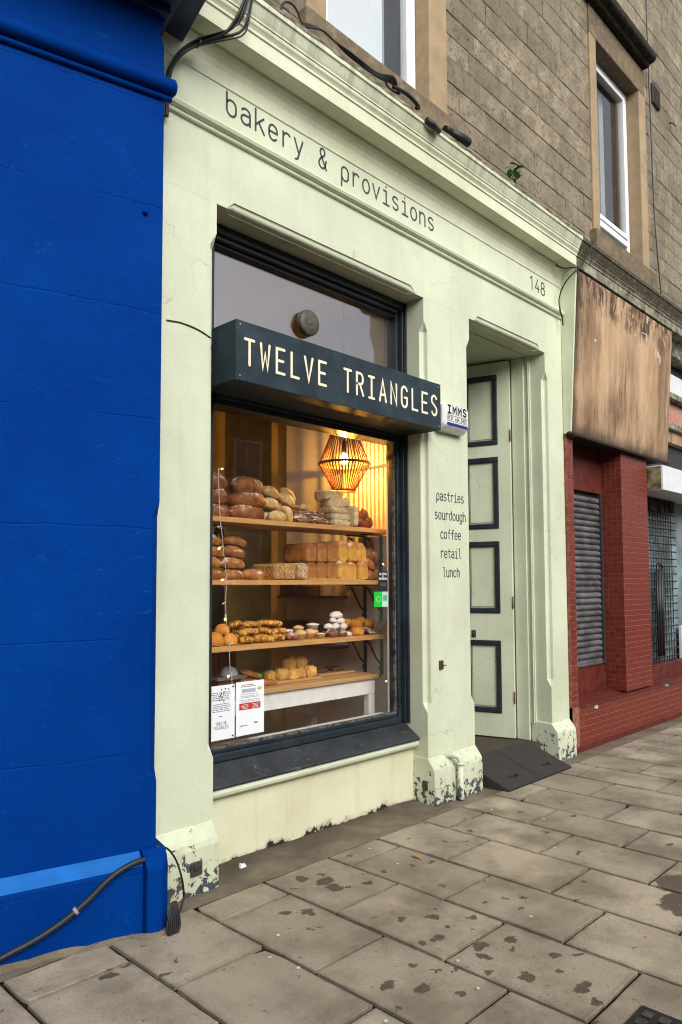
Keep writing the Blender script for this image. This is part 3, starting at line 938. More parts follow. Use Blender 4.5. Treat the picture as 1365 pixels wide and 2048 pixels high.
# string moulding, name board, cornice
ST = [(.10, 3.66), (-.125, 3.66), (-.136, 3.664), (-.140, 3.672), (-.136, 3.680), (-.130, 3.683), (-.142, 3.686), (-.156, 3.694), (-.162, 3.708), (-.156, 3.722), (-.142, 3.730), (-.122, 3.734), (.10, 3.734)]
P(MB().extr_x(ST, -.03, 3.90).build('string_moulding', M['cream']))
P(MB().extr_x([(.10, 3.734), (YF, 3.734), (YF, 3.938), (.10, 3.938)], -.03, 3.912).build('name_board', M['cream']))
CP = [(.10, 3.938), (-.124, 3.938), (-.127, 3.942), (-.127, 3.952), (-.13, 3.975), (-.136, 4.005), (-.148, 4.035), (-.163, 4.058), (-.178, 4.072), (-.184, 4.086), (-.262, 4.092), (-.270, 4.096),
      (-.270, 4.176), (-.278, 4.180), (-.278, 4.194), (-.284, 4.204), (-.292, 4.214), (-.294, 4.222), (-.294, 4.232), (-.300, 4.234), (-.300, 4.242), (-.308, 4.256), (-.318, 4.278), (-.325, 4.296), (-.334, 4.300), (-.334, 4.334), (-.30, 4.352), (.04, 4.44), (.10, 4.44)]
P(MB().extr_x(CP, -.35, 3.915).build('cornice', M['cornice']))
# ragged mortar flashing along the cornice top
rg = random.Random(9); mb = MB(); rings = []
for i in range(61):
    x = -.3 + 4.2 * i / 60
    e = rg.uniform(0, .014)
    rings.append([(x, -.334 - .003, 4.326 + rg.uniform(-.006, .004)), (x, -.342 - e * .3, 4.337), (x, -.325, 4.350 + e), (x, -.25, 4.372), (x, -.25, 4.350)])
mb.loft(rings); P(mb.build('mortar_flashing', plain('pale_flashing', (.50, .46, .35), .9, .2, 0, .35, 20, .5)))

# stall riser with bull-nosed moulding, navy sill
mb = MB(); n = 40; rings = []
for i in range(n + 1):
    x = .29 + 1.71 * i / n
    rings.append([(x, .10, -.02), (x, 0 + .004 * mnoise.noise(Vector((x * 4, 0, 0))), -.02), (x, .002 + .004 * mnoise.noise(Vector((x * 4, 3, 0))), .18), (x, .0, .345), (x, .10, .345)])
mb.loft(rings); P(mb.build('stall_riser', M['riser']))
BN = [(.10, .345), (-.020, .345), (-.034, .349), (-.046, .360), (-.050, .374), (-.046, .388), (-.038, .396), (.10, .396)]
P(MB().extr_x(BN, .306, 1.984).build('sill_moulding', M['cream']))
SL = [(.14, .396), (-.052, .396), (-.058, .400), (-.058, .410), (-.05, .416), (.065, .492), (.14, .496)]
P(MB().extr_x(SL, .307, 1.983).build('window_sill', M['sill'], bevel=.003, seg=1))

# shop window: frame (part) with panes, transom and beads below it
fr = MB()
def stile(x0, x1, z0, z1, y0=.06, y1=.15): fr.box(x0, x1, y0, y1, z0, z1)
GX0, GX1, GB, GT = .435, 1.935, .555, 3.215
fr.box(.300, .372, .045, .16, .497, 3.308)                     # outer left
fr.box(.372, GX0, .075, .16, .497, 3.308)
fr.box(1.972, 1.9845, .02, .16, .497, 3.308)
fr.box(1.962, 1.972, .045, .16, .497, 3.308)
fr.box(GX1, 1.962, .078, .16, .497, 3.308)
fr.box(.372, 1.962, .03, .16, 3.26, 3.308)                     # head steps
fr.box(.435, 1.935, .055, .16, 3.235, 3.26)
fr.box(.435, 1.935, .085, .16, GT, 3.235)
fr.box(.435, 1.935, .060, .16, .497, .535)                     # bottom rail
fr.box(.435, 1.935, .090, .16, .535, GB)
fr.box(.435, 1.935, .066, .16, 2.352, 2.46)                    # transom
fr.box(.435, 1.935, .050, .066, 2.385, 2.43)
fr.box(.372, 1.962, .1601, .195, 2.352, 2.46)  # added depth behind the transom, blocks lamp light from the sign underside
win = P(fr.build('window_frame', M['navy'], bevel=.004, seg=2))
def sub(o, par):
    o.parent = par
    return o
sub(MB().box(GX0 - .004, GX1 + .004, .118, .124, GB - .006, 2.356).build('window_pane', M['glass']), win)
sub(MB().box(GX0 - .004, GX1 + .004, .118, .124, 2.456, GT + .004).build('window_pane', M['glass_up']), win)
bd = MB(); bd.box(GX0, GX1, .098, .116, GB, GB + .012); bd.box(GX1 - .012, GX1, .098, .116, GB + .012, 2.352)
sub(bd.build('glazing_bead', plain('worn_glazing_bead', (.20, .18, .15), .7, .3, 0, .5, 30, .4)), win)
mb = MB(); mb.lathe([(.0, 0), (.010, 0), (.012, -.006), (.008, -.012), (0, -.013)], (1.948, .076, 2.72), 10, ax='y')
sub(mb.build('window_catch', M['steel']), win)
# round ventilator through the upper pane
mb = MB(); mb.lathe([(.0, .0), (.074, .0), (.078, -.006), (.078, -.034), (.074, -.040), (.030, -.043), (.012, -.044), (.010, -.046), (0, -.047)], (1.13, .112, 2.968), 32, ax='y')
sub(mb.build('round_ventilator', M['lilac']), win)

# lettering painted on the front
text_parts('bakery & provisions', .360, YF - .0004, 3.806, .0937, .061, .119, .0058, M['paint_text'], None) and None
for o in [o for o in list(COL.objects) if o.name.startswith('letter') and not o.parent]: P(o)
for txt, z in (('pastries', 1.966), ('sourdough', 1.838), ('coffee', 1.709), ('retail', 1.581), ('lunch', 1.452)):
    w = .0405
    o = text_parts(txt, 2.262 - (len(txt) * w - .010) / 2, YF - .0004, z, w, .0285, .064, .0032, M['paint_text'], None, 'painted_word', joined=True); P(o)
o = text_parts('148', 3.392, YF - .0004, 3.793, .089, .066, .105, .0052, M['paint_text'], None, 'painted_number', joined=True); P(o)

# door recess: soffit, side linings, frame, leaf
P(MB().box(2.45, 3.70, -.07, 1.3, 3.312, 3.40).build('porch_soffit', M['cream']))
P(MB().box(2.60, 3.66, .03, .034, 3.300, 3.3115).build('soffit_bead', M['cream']))
P(MB().box(2.40, 2.516, .101, 1.3, 0, 3.311).build('porch_lining', M['cream']))
mb = MB(); mb.box(3.612, 3.75, .1005, 1.3, .0, 3.311)
P(mb.build('porch_lining', M['cream']))
mb = MB(); mb.box(3.596, 3.6115, .015, .050, .27, 3.31); mb.box(3.588, 3.596, .024, .034, .27, 3.31); mb.box(3.600, 3.6115, .052, .066, .27, 3.31)
P(mb.build('door_architrave', M['cream'], bevel=.003, seg=2))
mb = MB(); mb.box(3.582, 3.6115, .067, .182, .13, 3.31)
P(mb.build('door_frame', M['cream'], bevel=.004))
P(MB().box(2.517, 3.611, -.02, 1.3, -.02, .128).build('door_step', M['strip']))
P(MB().box(2.38, 3.8, 1.301, 1.34, 0, 3.4).build('porch_back_wall', M['dark_room']))
da = R(16.3)
leaf = empty('door', (3.575, .186, 0)); leaf.rotation_euler = (0, 0, R(90) + da); P(leaf)
# leaf local: +x runs from the hinge into the shop, the visible face is at +y... face -> camera
DW, DT = .92, .045
lb = MB()
PZ = [(.334, .934), (1.159, 1.764), (1.870, 2.480), (2.583, 3.187)]
PX = [(.102, .408), (.512, .818)]
# stiles and rails (solid), recessed panels are parts of the door
lb.box(0, .102, 0, DT, .14, 3.290); lb.box(.408, .512, 0, DT, .14, 3.290); lb.box(.818, DW, 0, DT, .14, 3.290)
zc = [.14] + [v for p in PZ for v in p] + [3.290]
for x0, x1 in PX:
    for i in range(0, len(zc), 2):
        lb.box(x0, x1, 0.0005, DT - .0005, zc[i], zc[i + 1])
dl = lb.build('door_leaf', M['cream'], leaf)
for x0, x1 in PX:
    for z0, z1 in PZ:
        m_ = MB(); w = .042
        prof = lambda a0, a1, b0, b1: None
        for (a0, a1, b0, b1) in ((x0, x1, z0, z0 + w), (x0, x1, z1 - w, z1), (x0, x0 + w, z0 + w, z1 - w), (x1 - w, x1, z0 + w, z1 - w)):
            m_.box(a0, a1, .006, DT + .009, b0, b1)
        m_.build('panel_moulding', M['navy'], leaf, bevel=.007, seg=2)
        p_ = MB(); p_.box(x0 + w, x1 - w, .012, DT - .016, z0 + w, z1 - w)
        p_.box(x0 + w + .012, x1 - w - .012, DT - .016, DT - .010, z0 + w + .012, z1 - w - .012)
        p_.build('door_panel', M['cream'], leaf, bevel=.004, seg=1)
mb = MB(); mb.box(.318, .352, DT, DT + .006, .955, 1.015); mb.lathe([(0, 0), (.012, 0), (.012, .012), (0, .013)], (.335, DT + .006, .985), 10, ax='y')
mb.build('lock_plate', M['lead'], leaf)
for z in (.42, 1.2, 2.6):
    mb = MB(); mb.tube([(-.004, DT + .003, z), (-.004, DT + .003, z + .10)], .006, 8); mb.build('hinge', plain('rusty_hinge', (.16, .07, .04), .7, .3), leaf)

# small fixed fittings on the front
mb = MB(); mb.tube(smooth_path([(2.165, -.118, .268), (2.170, -.150, .285), (2.186, -.196, .282), (2.200, -.214, .255), (2.203, -.216, .20)], 5), .020, 12)
mb.tube([(2.203, -.216, .242), (2.203, -.216, .225)], .026, 12)
mb.tube([(2.203, -.216, .232), (2.203, -.214, .03), (2.203, -.220, .004)], .021, 12)
P(mb.build('waste_pipe', M['chipped2']))
def plate(x, y, z, w, h, dark=True):
    mb = MB(); mb.box(x - w / 2, x + w / 2, y - .012, y, z - h / 2, z + h / 2)
    mb.box(x - w * .3, x + w * .3, y - .017, y - .012, z - h * .1, z + h * .35)
    return P(mb.build('metal_plate', M['lead'], bevel=.003, seg=1))
plate(.165, -.183, .115, .062, .062)
pl = plate(2.128, YF, .872, .040, .058)
mb = MB(); mb.box(1.974, 1.981, -.118, -.078, .085, .145); P(mb.build('metal_plate', M['lead'], bevel=.002, seg=1))
mb = MB(); mb.tube([(2.128, YF - .016, .872), (2.165, YF - .02, .868)], .004, 6); P(mb.build('hook', M['iron']))
mb = MB(); mb.tube(smooth_path([(.02, -.124, 2.640), (.10, -.123, 2.648), (.19, -.124, 2.640), (.255, -.123, 2.622), (.300, -.124, 2.60), (.302, -.06, 2.59)], 5), .003, 6)
P(mb.build('wall_wire', M['iron']))
# sloping cheek that closes the side of the neighbour's old sign
ck = MB()
def cheek_prism(x0, x1):
    a = [(-.002 + YF, 2.675), (-.186, 2.675), (-.268, 4.09), (YF - .002, 4.09)]
    ck.loft([[(x0, y, z) for y, z in a], [(x1, y, z) for y, z in a]])
cheek_prism(3.906, 3.928)
P(ck.build('side_cheek', M['cream']))

# ------------------------------------------------------------------ hanging sign, alarm box, ramp
sg = tag(empty('shop_sign', (1.17, -.02, 2.40)), 'long dark slate box sign lettered TWELVE TRIANGLES above the bread window', 'sign')
sinv = (-1.17, .02, -2.40)
def PS(o, base, inv):
    o.parent = base; o.location = Vector(o.location) + Vector(inv); return o
PS(MB().box(.338, 2.004, -.238, .052, 2.402, 2.702).build('sign_box', M['signnavy'], bevel=.0025, seg=2), sg, sinv)
for i, o in enumerate(text_parts('TWELVE TRIANGLES', .392, -.2385, 2.488, .1007, .056, .126, .0072, M['letter'], None, 'sign_letter', .002)):
    PS(o, sg, sinv)
for x, z in ((.362, 2.68), (.362, 2.424), (1.982, 2.68), (1.982, 2.424)):
    mb = MB(); mb.lathe([(0, 0), (.0055, 0), (.0045, -.003), (0, -.004)], (x, -.238, z), 10, ax='y'); PS(mb.build('screw', M['steel']), sg, sinv)

al = tag(empty('alarm_box', (2.25, -.12, 2.43)), 'white burglar alarm box lettered IMMS beside the end of the dark sign', 'alarm box')
ainv = (-2.25, .12, -2.43)
mb = MB()
def aring(y, i, dz=0.0):
    x0, x1, z0, z1, c = 2.075 + i, 2.382 - i, 2.430 + i + dz, 2.616 - i, .018
    return [(x0 + c, y, z0), (x1 - c, y, z0), (x1, y, z0 + c), (x1, y, z1 - c), (x1 - c, y, z1), (x0 + c, y, z1), (x0, y, z1 - c), (x0, y, z0 + c)]
mb.loft([aring(YF - .001, 0), aring(-.165, 0), aring(-.196, .006, .02), aring(-.202, .014, .026)])
PS(mb.build('casing', M['alarm'], bevel=.004), al, ainv)
PS(text_parts('IMMS', 2.132, -.2025, 2.547, .0585, .036, .050, .0062, M['alarm_ink'], None, 'print_name', .0006, True), al, ainv)
PS(text_parts('0131 664 5052', 2.128, -.2025, 2.502, .0174, .0110, .0235, .0019, M['alarm_ink'], None, 'print_number', .0006, True), al, ainv)
PS(MB().box(2.122, 2.358, -.2035, -.2022, 2.531, 2.5335).box(2.122, 2.358, -.2035, -.2022, 2.493, 2.4955).build('print_rule', M['alarm_ink']), al, ainv)
PS(MB().box(2.122, 2.358, -.2035, -.2022, 2.464, 2.483).build('print_stripe', M['alarm_blue']), al, ainv)

rp = tag(empty('door_ramp', (3.02, -.16, 0)), 'dark grey rubber wheelchair ramp with two slots sloping up to the recessed door', 'ramp')
rinv = (-3.02, .16, 0)
xs = [2.570, 2.735, 2.85, 3.01, 3.015, 3.20, 3.315, 3.47]; ys = [-.345, -.325, -.262, -.232, -.10, .03]
zt = lambda y: .014 + (.150 - .014) * (y + .345) / .375
mb = MB(); vs = []; fs = []
for y in ys:
    for x in xs: vs.append((x, y, zt(y) - (.004 if x in (3.01, 3.015) else 0) * 0))
nx_ = len(xs)
for j in range(len(ys) - 1):
    for i in range(nx_ - 1):
        if j == 2 and i in (1, 5): continue
        a = j * nx_ + i; fs.append((a, a + 1, a + nx_ + 1, a + nx_))
mb.add(vs, fs)
# slot walls and floor
for i in (1, 5):
    a, b, c, d = (xs[i], ys[2]), (xs[i + 1], ys[2]), (xs[i + 1], ys[3]), (xs[i], ys[3])
    top = [(p[0], p[1], zt(p[1])) for p in (a, b, c, d)]; bot = [(p[0], p[1], zt(p[1]) - .03) for p in (a, b, c, d)]
    mb.add(top + bot, [(0, 4, 5, 1), (1, 5, 6, 2), (2, 6, 7, 3), (3, 7, 4, 0), (4, 7, 6, 5)])
# sides, front lip
y0, y1 = ys[0], ys[-1]
for x in (xs[0], xs[-1]):
    mb.add([(x, y, zt(y)) for y in ys] + [(x, y1, 0), (x, y0, 0)], [tuple(range(len(ys) + 2))])
mb.add([(xs[0], y0, zt(y0)), (xs[-1], y0, zt(y0)), (xs[-1], y0 - .004, .001), (xs[0], y0 - .004, .001)], [(0, 1, 2, 3)])
PS(mb.build('ramp_plate', M['ramp'], fix=False), rp, rinv)
mb = MB()
mb.add([(3.009, -.34, zt(-.34) + .0015), (3.0145, -.34, zt(-.34) + .0015), (3.0145, .03, zt(.03) + .0015), (3.009, .03, zt(.03) + .0015)], [(0, 1, 2, 3)])
PS(mb.build('ramp_seam', M['black'], fix=False), rp, rinv)
mb = MB(); mb.box(2.57, 3.47, -.349, -.343, .001, .0145)
PS(mb.build('ramp_lip', M['galv'], bevel=.002, seg=1), rp, rinv)

# ------------------------------------------------------------------ sandstone tenement above
ten = tag(empty('tenement_building', (4, .3, 4.4)), 'brown sandstone tenement wall with white framed windows above the shops', 'building')
tinv = (-4, -.3, -4.4)
def T(o): return PS(o, ten, tinv)
YW = .05
# backing wall with window openings left free
bk = MB()
W1 = (1.23, 2.28, 4.84, 7.0); W2 = (5.08, 6.15, 4.87, 6.92)
bk.box(-6, W1[0] - .05, YW + .012, .5, 4.3, 13); bk.box(W1[1] + .05, W2[0] - .05, YW + .012, .5, 4.3, 13); bk.box(W2[1] + .05, 14, YW + .012, .5, 4.3, 13)
bk.box(W1[0] - .049, W1[1] + .049, YW + .012, .5, 4.3, W1[2] - .1); bk.box(W1[0] - .049, W1[1] + .049, YW + .012, .5, W1[3] + .05, 13)
bk.box(W2[0] - .049, W2[1] + .049, YW + .012, .5, 4.3, W2[2] - .1); bk.box(W2[0] - .049, W2[1] + .049, YW + .012, .5, W2[3] + .05, 13)
T(bk.build('wall', M['mortar']))
ZC = [4.43, 4.62, 4.79, 4.98, 5.18, 5.375, 5.56, 5.735, 5.92, 6.11, 6.32, 6.54, 6.735, 6.905, 7.10, 7.29, 7.50, 7.69, 7.88, 8.09, 8.29, 8.48, 8.68, 8.88, 9.08, 9.28]
BAN = [(1.06, 2.50, 4.3, 7.3), (4.93, 6.33, 4.3, 7.38)]
tr = random.Random(21)
def stone(x0, x1, z0, z1):
    nx_ = max(4, int((x1 - x0) / .06)); nz = 4
    mb = MB(); vs = []; fs = []
    sd_ = tr.uniform(0, 99); pr = tr.uniform(-.001, .004)
    for j in range(nz + 1):
        for i in range(nx_ + 1):
            u = i / nx_; v = j / nz
            ed = min(u, 1 - u) * (x1 - x0); ev = min(v, 1 - v) * (z1 - z0)
            e = ev
            jx = (.005 if i in (0, nx_) else .012) * mnoise.noise(Vector((u * 7 + sd_, v * 4, 1)))
            jz = (.006 if j in (0, nz) else .010) * mnoise.noise(Vector((u * (x1 - x0) * 9 + sd_, v * 4, 5)))
            d = -pr - .002 * min(1, e / .012) + .005 * mnoise.noise(Vector((u * (x1 - x0) * 11 + sd_, v * 2.4, 9)))
            vs.append((x0 + u * (x1 - x0) + jx, YW + d, z0 + v * (z1 - z0) + jz))
    for j in range(nz):
        for i in range(nx_):
            a = j * (nx_ + 1) + i; fs.append((a, a + 1, a + nx_ + 2, a + nx_ + 1))
    mb.add(vs, fs, 0, True)
    # returns into the joint
    rim = list(range(nx_ + 1)) + [(nx_ + 1) * k + nx_ for k in range(1, nz + 1)] + [nz * (nx_ + 1) + k for k in range(nx_ - 1, -1, -1)] + [(nx_ + 1) * k for k in range(nz - 1, 0, -1)]
    o = len(mb.v); nr_ = len(rim)
    mb.v += [vs[k] for k in rim] + [(vs[k][0], YW + .02, vs[k][2]) for k in rim]
    for k in range(nr_):
        k2 = (k + 1) % nr_
        mb.f.append((o + k2, o + k, o + nr_ + k, o + nr_ + k2)); mb.mi.append(0); mb.sm.append(False)
    T(mb.build('stone', M['stone'], fix=False))
def visible(x0, x1, z0, z1):
    """only courses the photograph could show: a generous view cone in front of the facade"""
    F_ = cam.matrix_world.to_3x3(); Fi = F_.inverted(); c = Vector(CAM)
    for x in (x0, x1):
        for z in (z0, z1):
            q = Fi @ (Vector((x, YW, z)) - c)
            if q.z < 0:
                px = 682 + 1459.7 * q.x / -q.z; py = 1081.6 - 1459.7 * q.y / -q.z
                if -120 < px < 1500 and -170 < py < 2100: return True
    return False
for za, zb in zip(ZC, ZC[1:]):
    x = -.4 + tr.uniform(0, .3)
    while x < 9.2:
        L = tr.choice([.30, .36, .42, .46, .52, .58, .66])
        x1 = x + L
        segs = [(x, x1)]
        for bx0, bx1, bz0, bz1 in BAN:
            if zb - .02 > bz0 and za + .02 < bz1:
                ns = []
                for a, b in segs:
                    if b <= bx0 or a >= bx1: ns.append((a, b)); continue
                    if a < bx0: ns.append((a, bx0))
                    if b > bx1: ns.append((bx1, b))
                segs = ns
        for a, b in segs:
            if b - a > .05 and visible(a, b, za, zb):
                stone(a + .0012, b - .0012, za + .0045, zb - .0045)
        x = x1
# window surrounds (dressed stones), sills
def slab_part(name, x0, x1, y0, y1, z0, z1, mat, bevel=.008):
    return T(MB().box(x0, x1, y0, y1, z0, z1).build(name, mat, bevel=bevel))
YM = .028
for (ox0, ox1, oz0, oz1), (mx0, mx1) in ((W1, (1.06, 2.50)), (W2, (4.93, 6.33))):
    slab_part('window_jamb', mx0, ox0, YM, .30, oz0, oz1, M['ashlar'])
    slab_part('window_jamb', ox1, mx1, YM, .30, oz0, oz1, M['ashlar'])
    slab_part('window_lintel', mx0, mx1, YM, .30, oz1 + .001, oz1 + .30, M['ledge'])
    slab_part('window_sill', mx0 - .05, mx1 + .06, -.025, .30, oz0 - .22, oz0 - .001, M['ledge'], .012)
# hood over the second window
HD = [(.05, 7.225), (-.03, 7.225), (-.045, 7.235), (-.05, 7.25), (-.10, 7.262), (-.118, 7.275), (-.128, 7.30), (-.128, 7.335), (-.10, 7.35), (.05, 7.385)]
T(MB().extr_x(HD, 4.80, 6.30).build('window_hood', plain('mossy_dark_stone', (.055, .05, .04), .9, .2, 0, .4, 18, .6)))
T(MB().box(6.02, 6.25, -.12, .05, 8.35, 8.62).build('sill_bracket', M['ledge'], bevel=.02))
T(MB().box(4.7, 6.35, -.14, .05, 8.62, 8.80).build('window_sill', M['ledge'], bevel=.02))
# white windows
def upvc(x0, x1, z0, z1, y, bar=None):
    f = MB(); w = .065
    f.box(x0, x0 + w, y, y + .07, z0, z1); f.box(x1 - w, x1, y, y + .07, z0, z1)
    f.box(x0 + w, x1 - w, y, y + .07, z0, z0 + w); f.box(x0 + w, x1 - w, y, y + .07, z1 - w, z1)
    if bar: f.box(x0 + w, x1 - w, y, y + .07, bar - .035, bar + .035)
    i0, i1 = x0 + w, x1 - w; ib = (bar + .035) if bar else z0 + w
    c = .05                                            # opening casement
    f.box(i0, i0 + c, y - .014, y + .05, ib, z1 - w); f.box(i1 - c, i1, y - .014, y + .05, ib, z1 - w)
    f.box(i0 + c, i1 - c, y - .014, y + .05, ib, ib + c); f.box(i0 + c, i1 - c, y - .014, y + .05, z1 - w - c, z1 - w)
    o = T(f.build('window_frame', M['white_frame'], bevel=.006, seg=2))
    p_ = MB().box(i0 + c - .005, i1 - c + .005, y + .02, y + .026, ib + c - .005, z1 - w - c + .005)
    if bar: p_.box(i0 - .005, i1 + .005, y + .03, y + .036, z0 + w - .005, bar - .03)
    q = p_.build('window_pane', M['glass_home']); q.parent = o
    return o
w1 = upvc(1.235, 2.275, 4.842, 6.998, .15)
w2 = upvc(5.085, 6.145, 4.872, 6.918, .17, 5.17)
# rooms behind: a drawn white blind in the first, a dim room in the second
T(MB().box(1.22, 2.02, .255, .262, 4.80, 7.0).build('roller_blind', M['blind']))
T(MB().box(1.1, 2.5, .9, .95, 4.6, 7.2).build('room_back', M['dark_room']))
T(MB().box(4.9, 6.3, 1.1, 1.15, 4.6, 7.2).build('room_back', plain('grey_room', (.09, .10, .11), .9, .1)))
T(MB().box(5.72, 5.79, .30, .34, 4.9, 6.8).box(5.82, 5.87, .32, .36, 4.9, 6.8).build('curtain', plain('pale_curtain', (.42, .44, .42), .8, .2)))
T(MB().box(5.2, 5.42, .26, .27, 4.93, 5.1).build('sill_card', M['blind']))
# air brick and cables
mb = MB(); mb.box(6.56, 6.78, .02, .045, 6.98, 7.22)
vt = T(mb.build('wall_vent', M['shutter_dark'], bevel=.004, seg=1))
for k in range(6):
    MB().box(6.58, 6.76, .012, .021, 7.0 + k * .035, 7.018 + k * .035).build('vent_slat', M['lead'], vt)
mb = MB(); mb.tube(smooth_path([(6.40, .012, 8.9), (6.42, .015, 7.6), (6.43, .01, 6.6), (6.46, .014, 5.7), (6.50, .01, 5.25), (6.56, .012, 4.9), (6.60, .0, 4.5)], 4), .007, 6)
T(mb.build('wall_cable', M['iron']))
mb = MB(); mb.tube([(7.05, .02, 6.95), (7.1, .0, 6.97), (7.18, -.01, 6.96)], .008, 6); T(mb.build('iron_hook', M['iron']))

# things lying on the cornice
def on_cornice_cable():
    c = tag(empty('cable_coil', (1.45, -.3, 4.36)), 'coiled black cables lying on the cornice ledge under the big upstairs window', 'cable')
    ci = (-1.45, .3, -4.36)
    for k in range(5):
        mb = MB(); o = k * .006
        pts = [(.72, -.30, 4.375 + o), (.86, -.31 + o, 4.43 + o), (.93, -.33, 4.40), (1.05, -.335 - o, 4.372), (1.28, -.335, 4.372 + o), (1.40, -.34 - o, 4.392 + o), (1.46, -.345, 4.385), (1.47 + o, -.33, 4.372), (1.40, -.325, 4.37), (1.36, -.335, 4.376 + o)]
        mb.tube(smooth_path(pts, 5), .005, 6); PS(mb.build('cable_strand', M['black']), c, ci)
    mb = MB(); pts = [(1.42, -.345, 4.375), (1.52, -.352, 4.385), (1.60, -.355, 4.377), (1.66, -.35, 4.36), (1.64, -.345, 4.35)]
    mb.tube(smooth_path(pts, 5), .012, 8); PS(mb.build('cable_loop', M['black']), c, ci)
    mb = MB(); pts = [(.60, -.25, 4.385), (.62, -.27, 4.47), (.68, -.28, 4.48), (.73, -.28, 4.43), (.74, -.3, 4.375)]
    mb.tube(smooth_path(pts, 6), .006, 6); PS(mb.build('cable_loop', M['black']), c, ci)
on_cornice_cable()
mb = MB(); mb.tube([(2.02, -.325, 4.372), (2.13, -.34, 4.378), (2.20, -.345, 4.376), (2.214, -.345, 4.372)], [.030, .034, .034, .022], 12)
mb.tube([(1.96, -.33, 4.366), (2.0, -.335, 4.372)], .026, 10)
tag(mb.build('pipe_stub', M['black']), 'short black plastic pipe end lying on the cornice ledge right of the cables', 'pipe')
mb = MB(); mb.tube([(1.735, -.352, 4.318), (1.80, -.356, 4.306), (1.87, -.352, 4.296)], [.016, .022, .014], 9)
tag(mb.build('pipe_offcut', M['black']), 'small black plastic offcut stuck on the front edge of the cornice', 'pipe')
# weed
wd = tag(empty('weed', (2.86, -.31, 4.36)), 'small green weed growing out of the cornice edge', 'plant')
wr = random.Random(4)
st_ = MB()
for k in range(6):
    a = wr.uniform(0, 6.28); h = wr.uniform(.07, .15)
    tip = (math.cos(a) * .05, math.sin(a) * .03 - .01, h)
    st_.tube([(0, 0, 0), (tip[0] * .3, tip[1] * .3, h * .5), tip], .0025, 5)
st_.build('stem', M['leafgreen'], wd)
for k in range(16):
    a = wr.uniform(0, 6.28); rr_ = wr.uniform(.01, .075)
    c = Vector((math.cos(a) * rr_, math.sin(a) * rr_ * .6 - .01, wr.uniform(.05, .16)))
    s_ = wr.uniform(.024, .040); mt = Matrix.Rotation(wr.uniform(0, 6), 3, 'Z') @ Matrix.Rotation(wr.uniform(-.9, .9), 3, 'X')
    mb = MB(); pts = [(0, -1, 0), (.55, -.45, .12), (.7, .2, .05), (.3, .8, -.05), (0, 1.1, -.15), (-.3, .8, -.05), (-.7, .2, .05), (-.55, -.45, .12)]
    mb.add([tuple(c + mt @ (Vector(p) * s_)) for p in pts] + [tuple(c)], [(i, (i + 1) % 8, 8) for i in range(8)], 0, True)
    mb.build('leaf', M['leafgreen'], wd)

# ------------------------------------------------------------------ blue shopfront on the left (its front is turned about 13.5 degrees)
BA = R(-13.5)
blue = tag(empty('blue_shopfront', (-.187, -.342, 0), BA), 'bright blue painted shop wall at the left with a plinth and round moulding', 'shopfront')
# local: x along the wall (0 near its right end), y into the building (street side negative)
def bw_ring(z, c):
    """horizontal section of the wall: right end arris chamfered by c"""
    e = .060; yf = .060
    c = max(c, .0015)
    return [(-4.6, .5, z), (-4.6, yf, z), (e - c, yf, z), (e - .3 * c, yf + .55 * c, z), (e, yf + c, z), (e, .30, z)]
mb = MB(); mb.loft([bw_ring(.30, 0), bw_ring(.575, 0), bw_ring(.63, .030), bw_ring(1.70, .030), bw_ring(1.76, 0), bw_ring(3.72, 0)])
mb.build('wall', M['blue'], blue)
mb = MB(); e = .060
pr_ = [(-4.6, .5), (-4.6, .062), (.058, .062), (.058, .30)]
mb.loft([[(x, y, 3.72) for x, y in pr_], [(x, y, 3.80) for x, y in pr_], [(x - (.018 if x > 0 else 0), y, 3.86) for x, y in pr_], [(x, y, 3.935) for x, y in pr_]])
mb.build('frieze', M['blue'], blue)
mb = MB(); mb.loft([[(x, 0, -.02), (x, 0, .252), (x, .004, .262), (x, .0605, .306), (x, .3, .306), (x, .3, -.02)] for x in (-4.6, -.01)])
pb = mb.build('plinth', M['blue'], blue)
mb = MB(); mb.add([(-4.6, .0035, .2632), (-.01, .0035, .2632), (-.01, .0588, .3068), (-4.6, .0588, .3068)], [(0, 1, 2, 3)])
mb.build('plinth_slope', M['blue_edge'], blue)  # sheet over the sloped plinth top, lighter blue than the wall
# pier at the end of the plinth
mb = MB()
def pring(z, o=0.0): return [(-.009, .30, z), (-.009, -.045 + o, z), (.012, -.050 + o, z), (.054, -.050 + o, z), (.090, -.010 + o * .5, z), (.092, .30, z)]
mb.loft([pring(-.02), pring(.262), pring(.300, .035), pring(.318, .075)])
mb.build('plinth_pier', M['blue'], blue, bevel=.006)
mfr = random.Random(14); mb = MB(); rings = []
for i in range(90):
    x = -4.6 + 4.69 * i / 89; yo = -.05 if x > -.02 else 0
    a_ = mfr.uniform(.010, .030); b_ = mfr.uniform(.006, .020)
    rings.append([(x, yo + .01, -.01), (x, yo - a_, -.01), (x, yo - a_ * .9, .002), (x, yo - .004, b_), (x, yo + .01, b_)])
mb.loft(rings); mb.build('mortar_fillet', M['strip'], blue)
# round moulding and fillet
mb = MB(); mb.tube([(-4.6, .045, 3.615), (.098, .045, 3.615), (.108, .045, 3.615)], [.036, .036, .024], 14)
mb.build('round_moulding', M['blue'], blue)
mb = MB(); mb.tube([(-4.6, .053, 3.565), (.090, .053, 3.565)], .013, 8)
mb.build('moulding_fillet', M['blue'], blue)
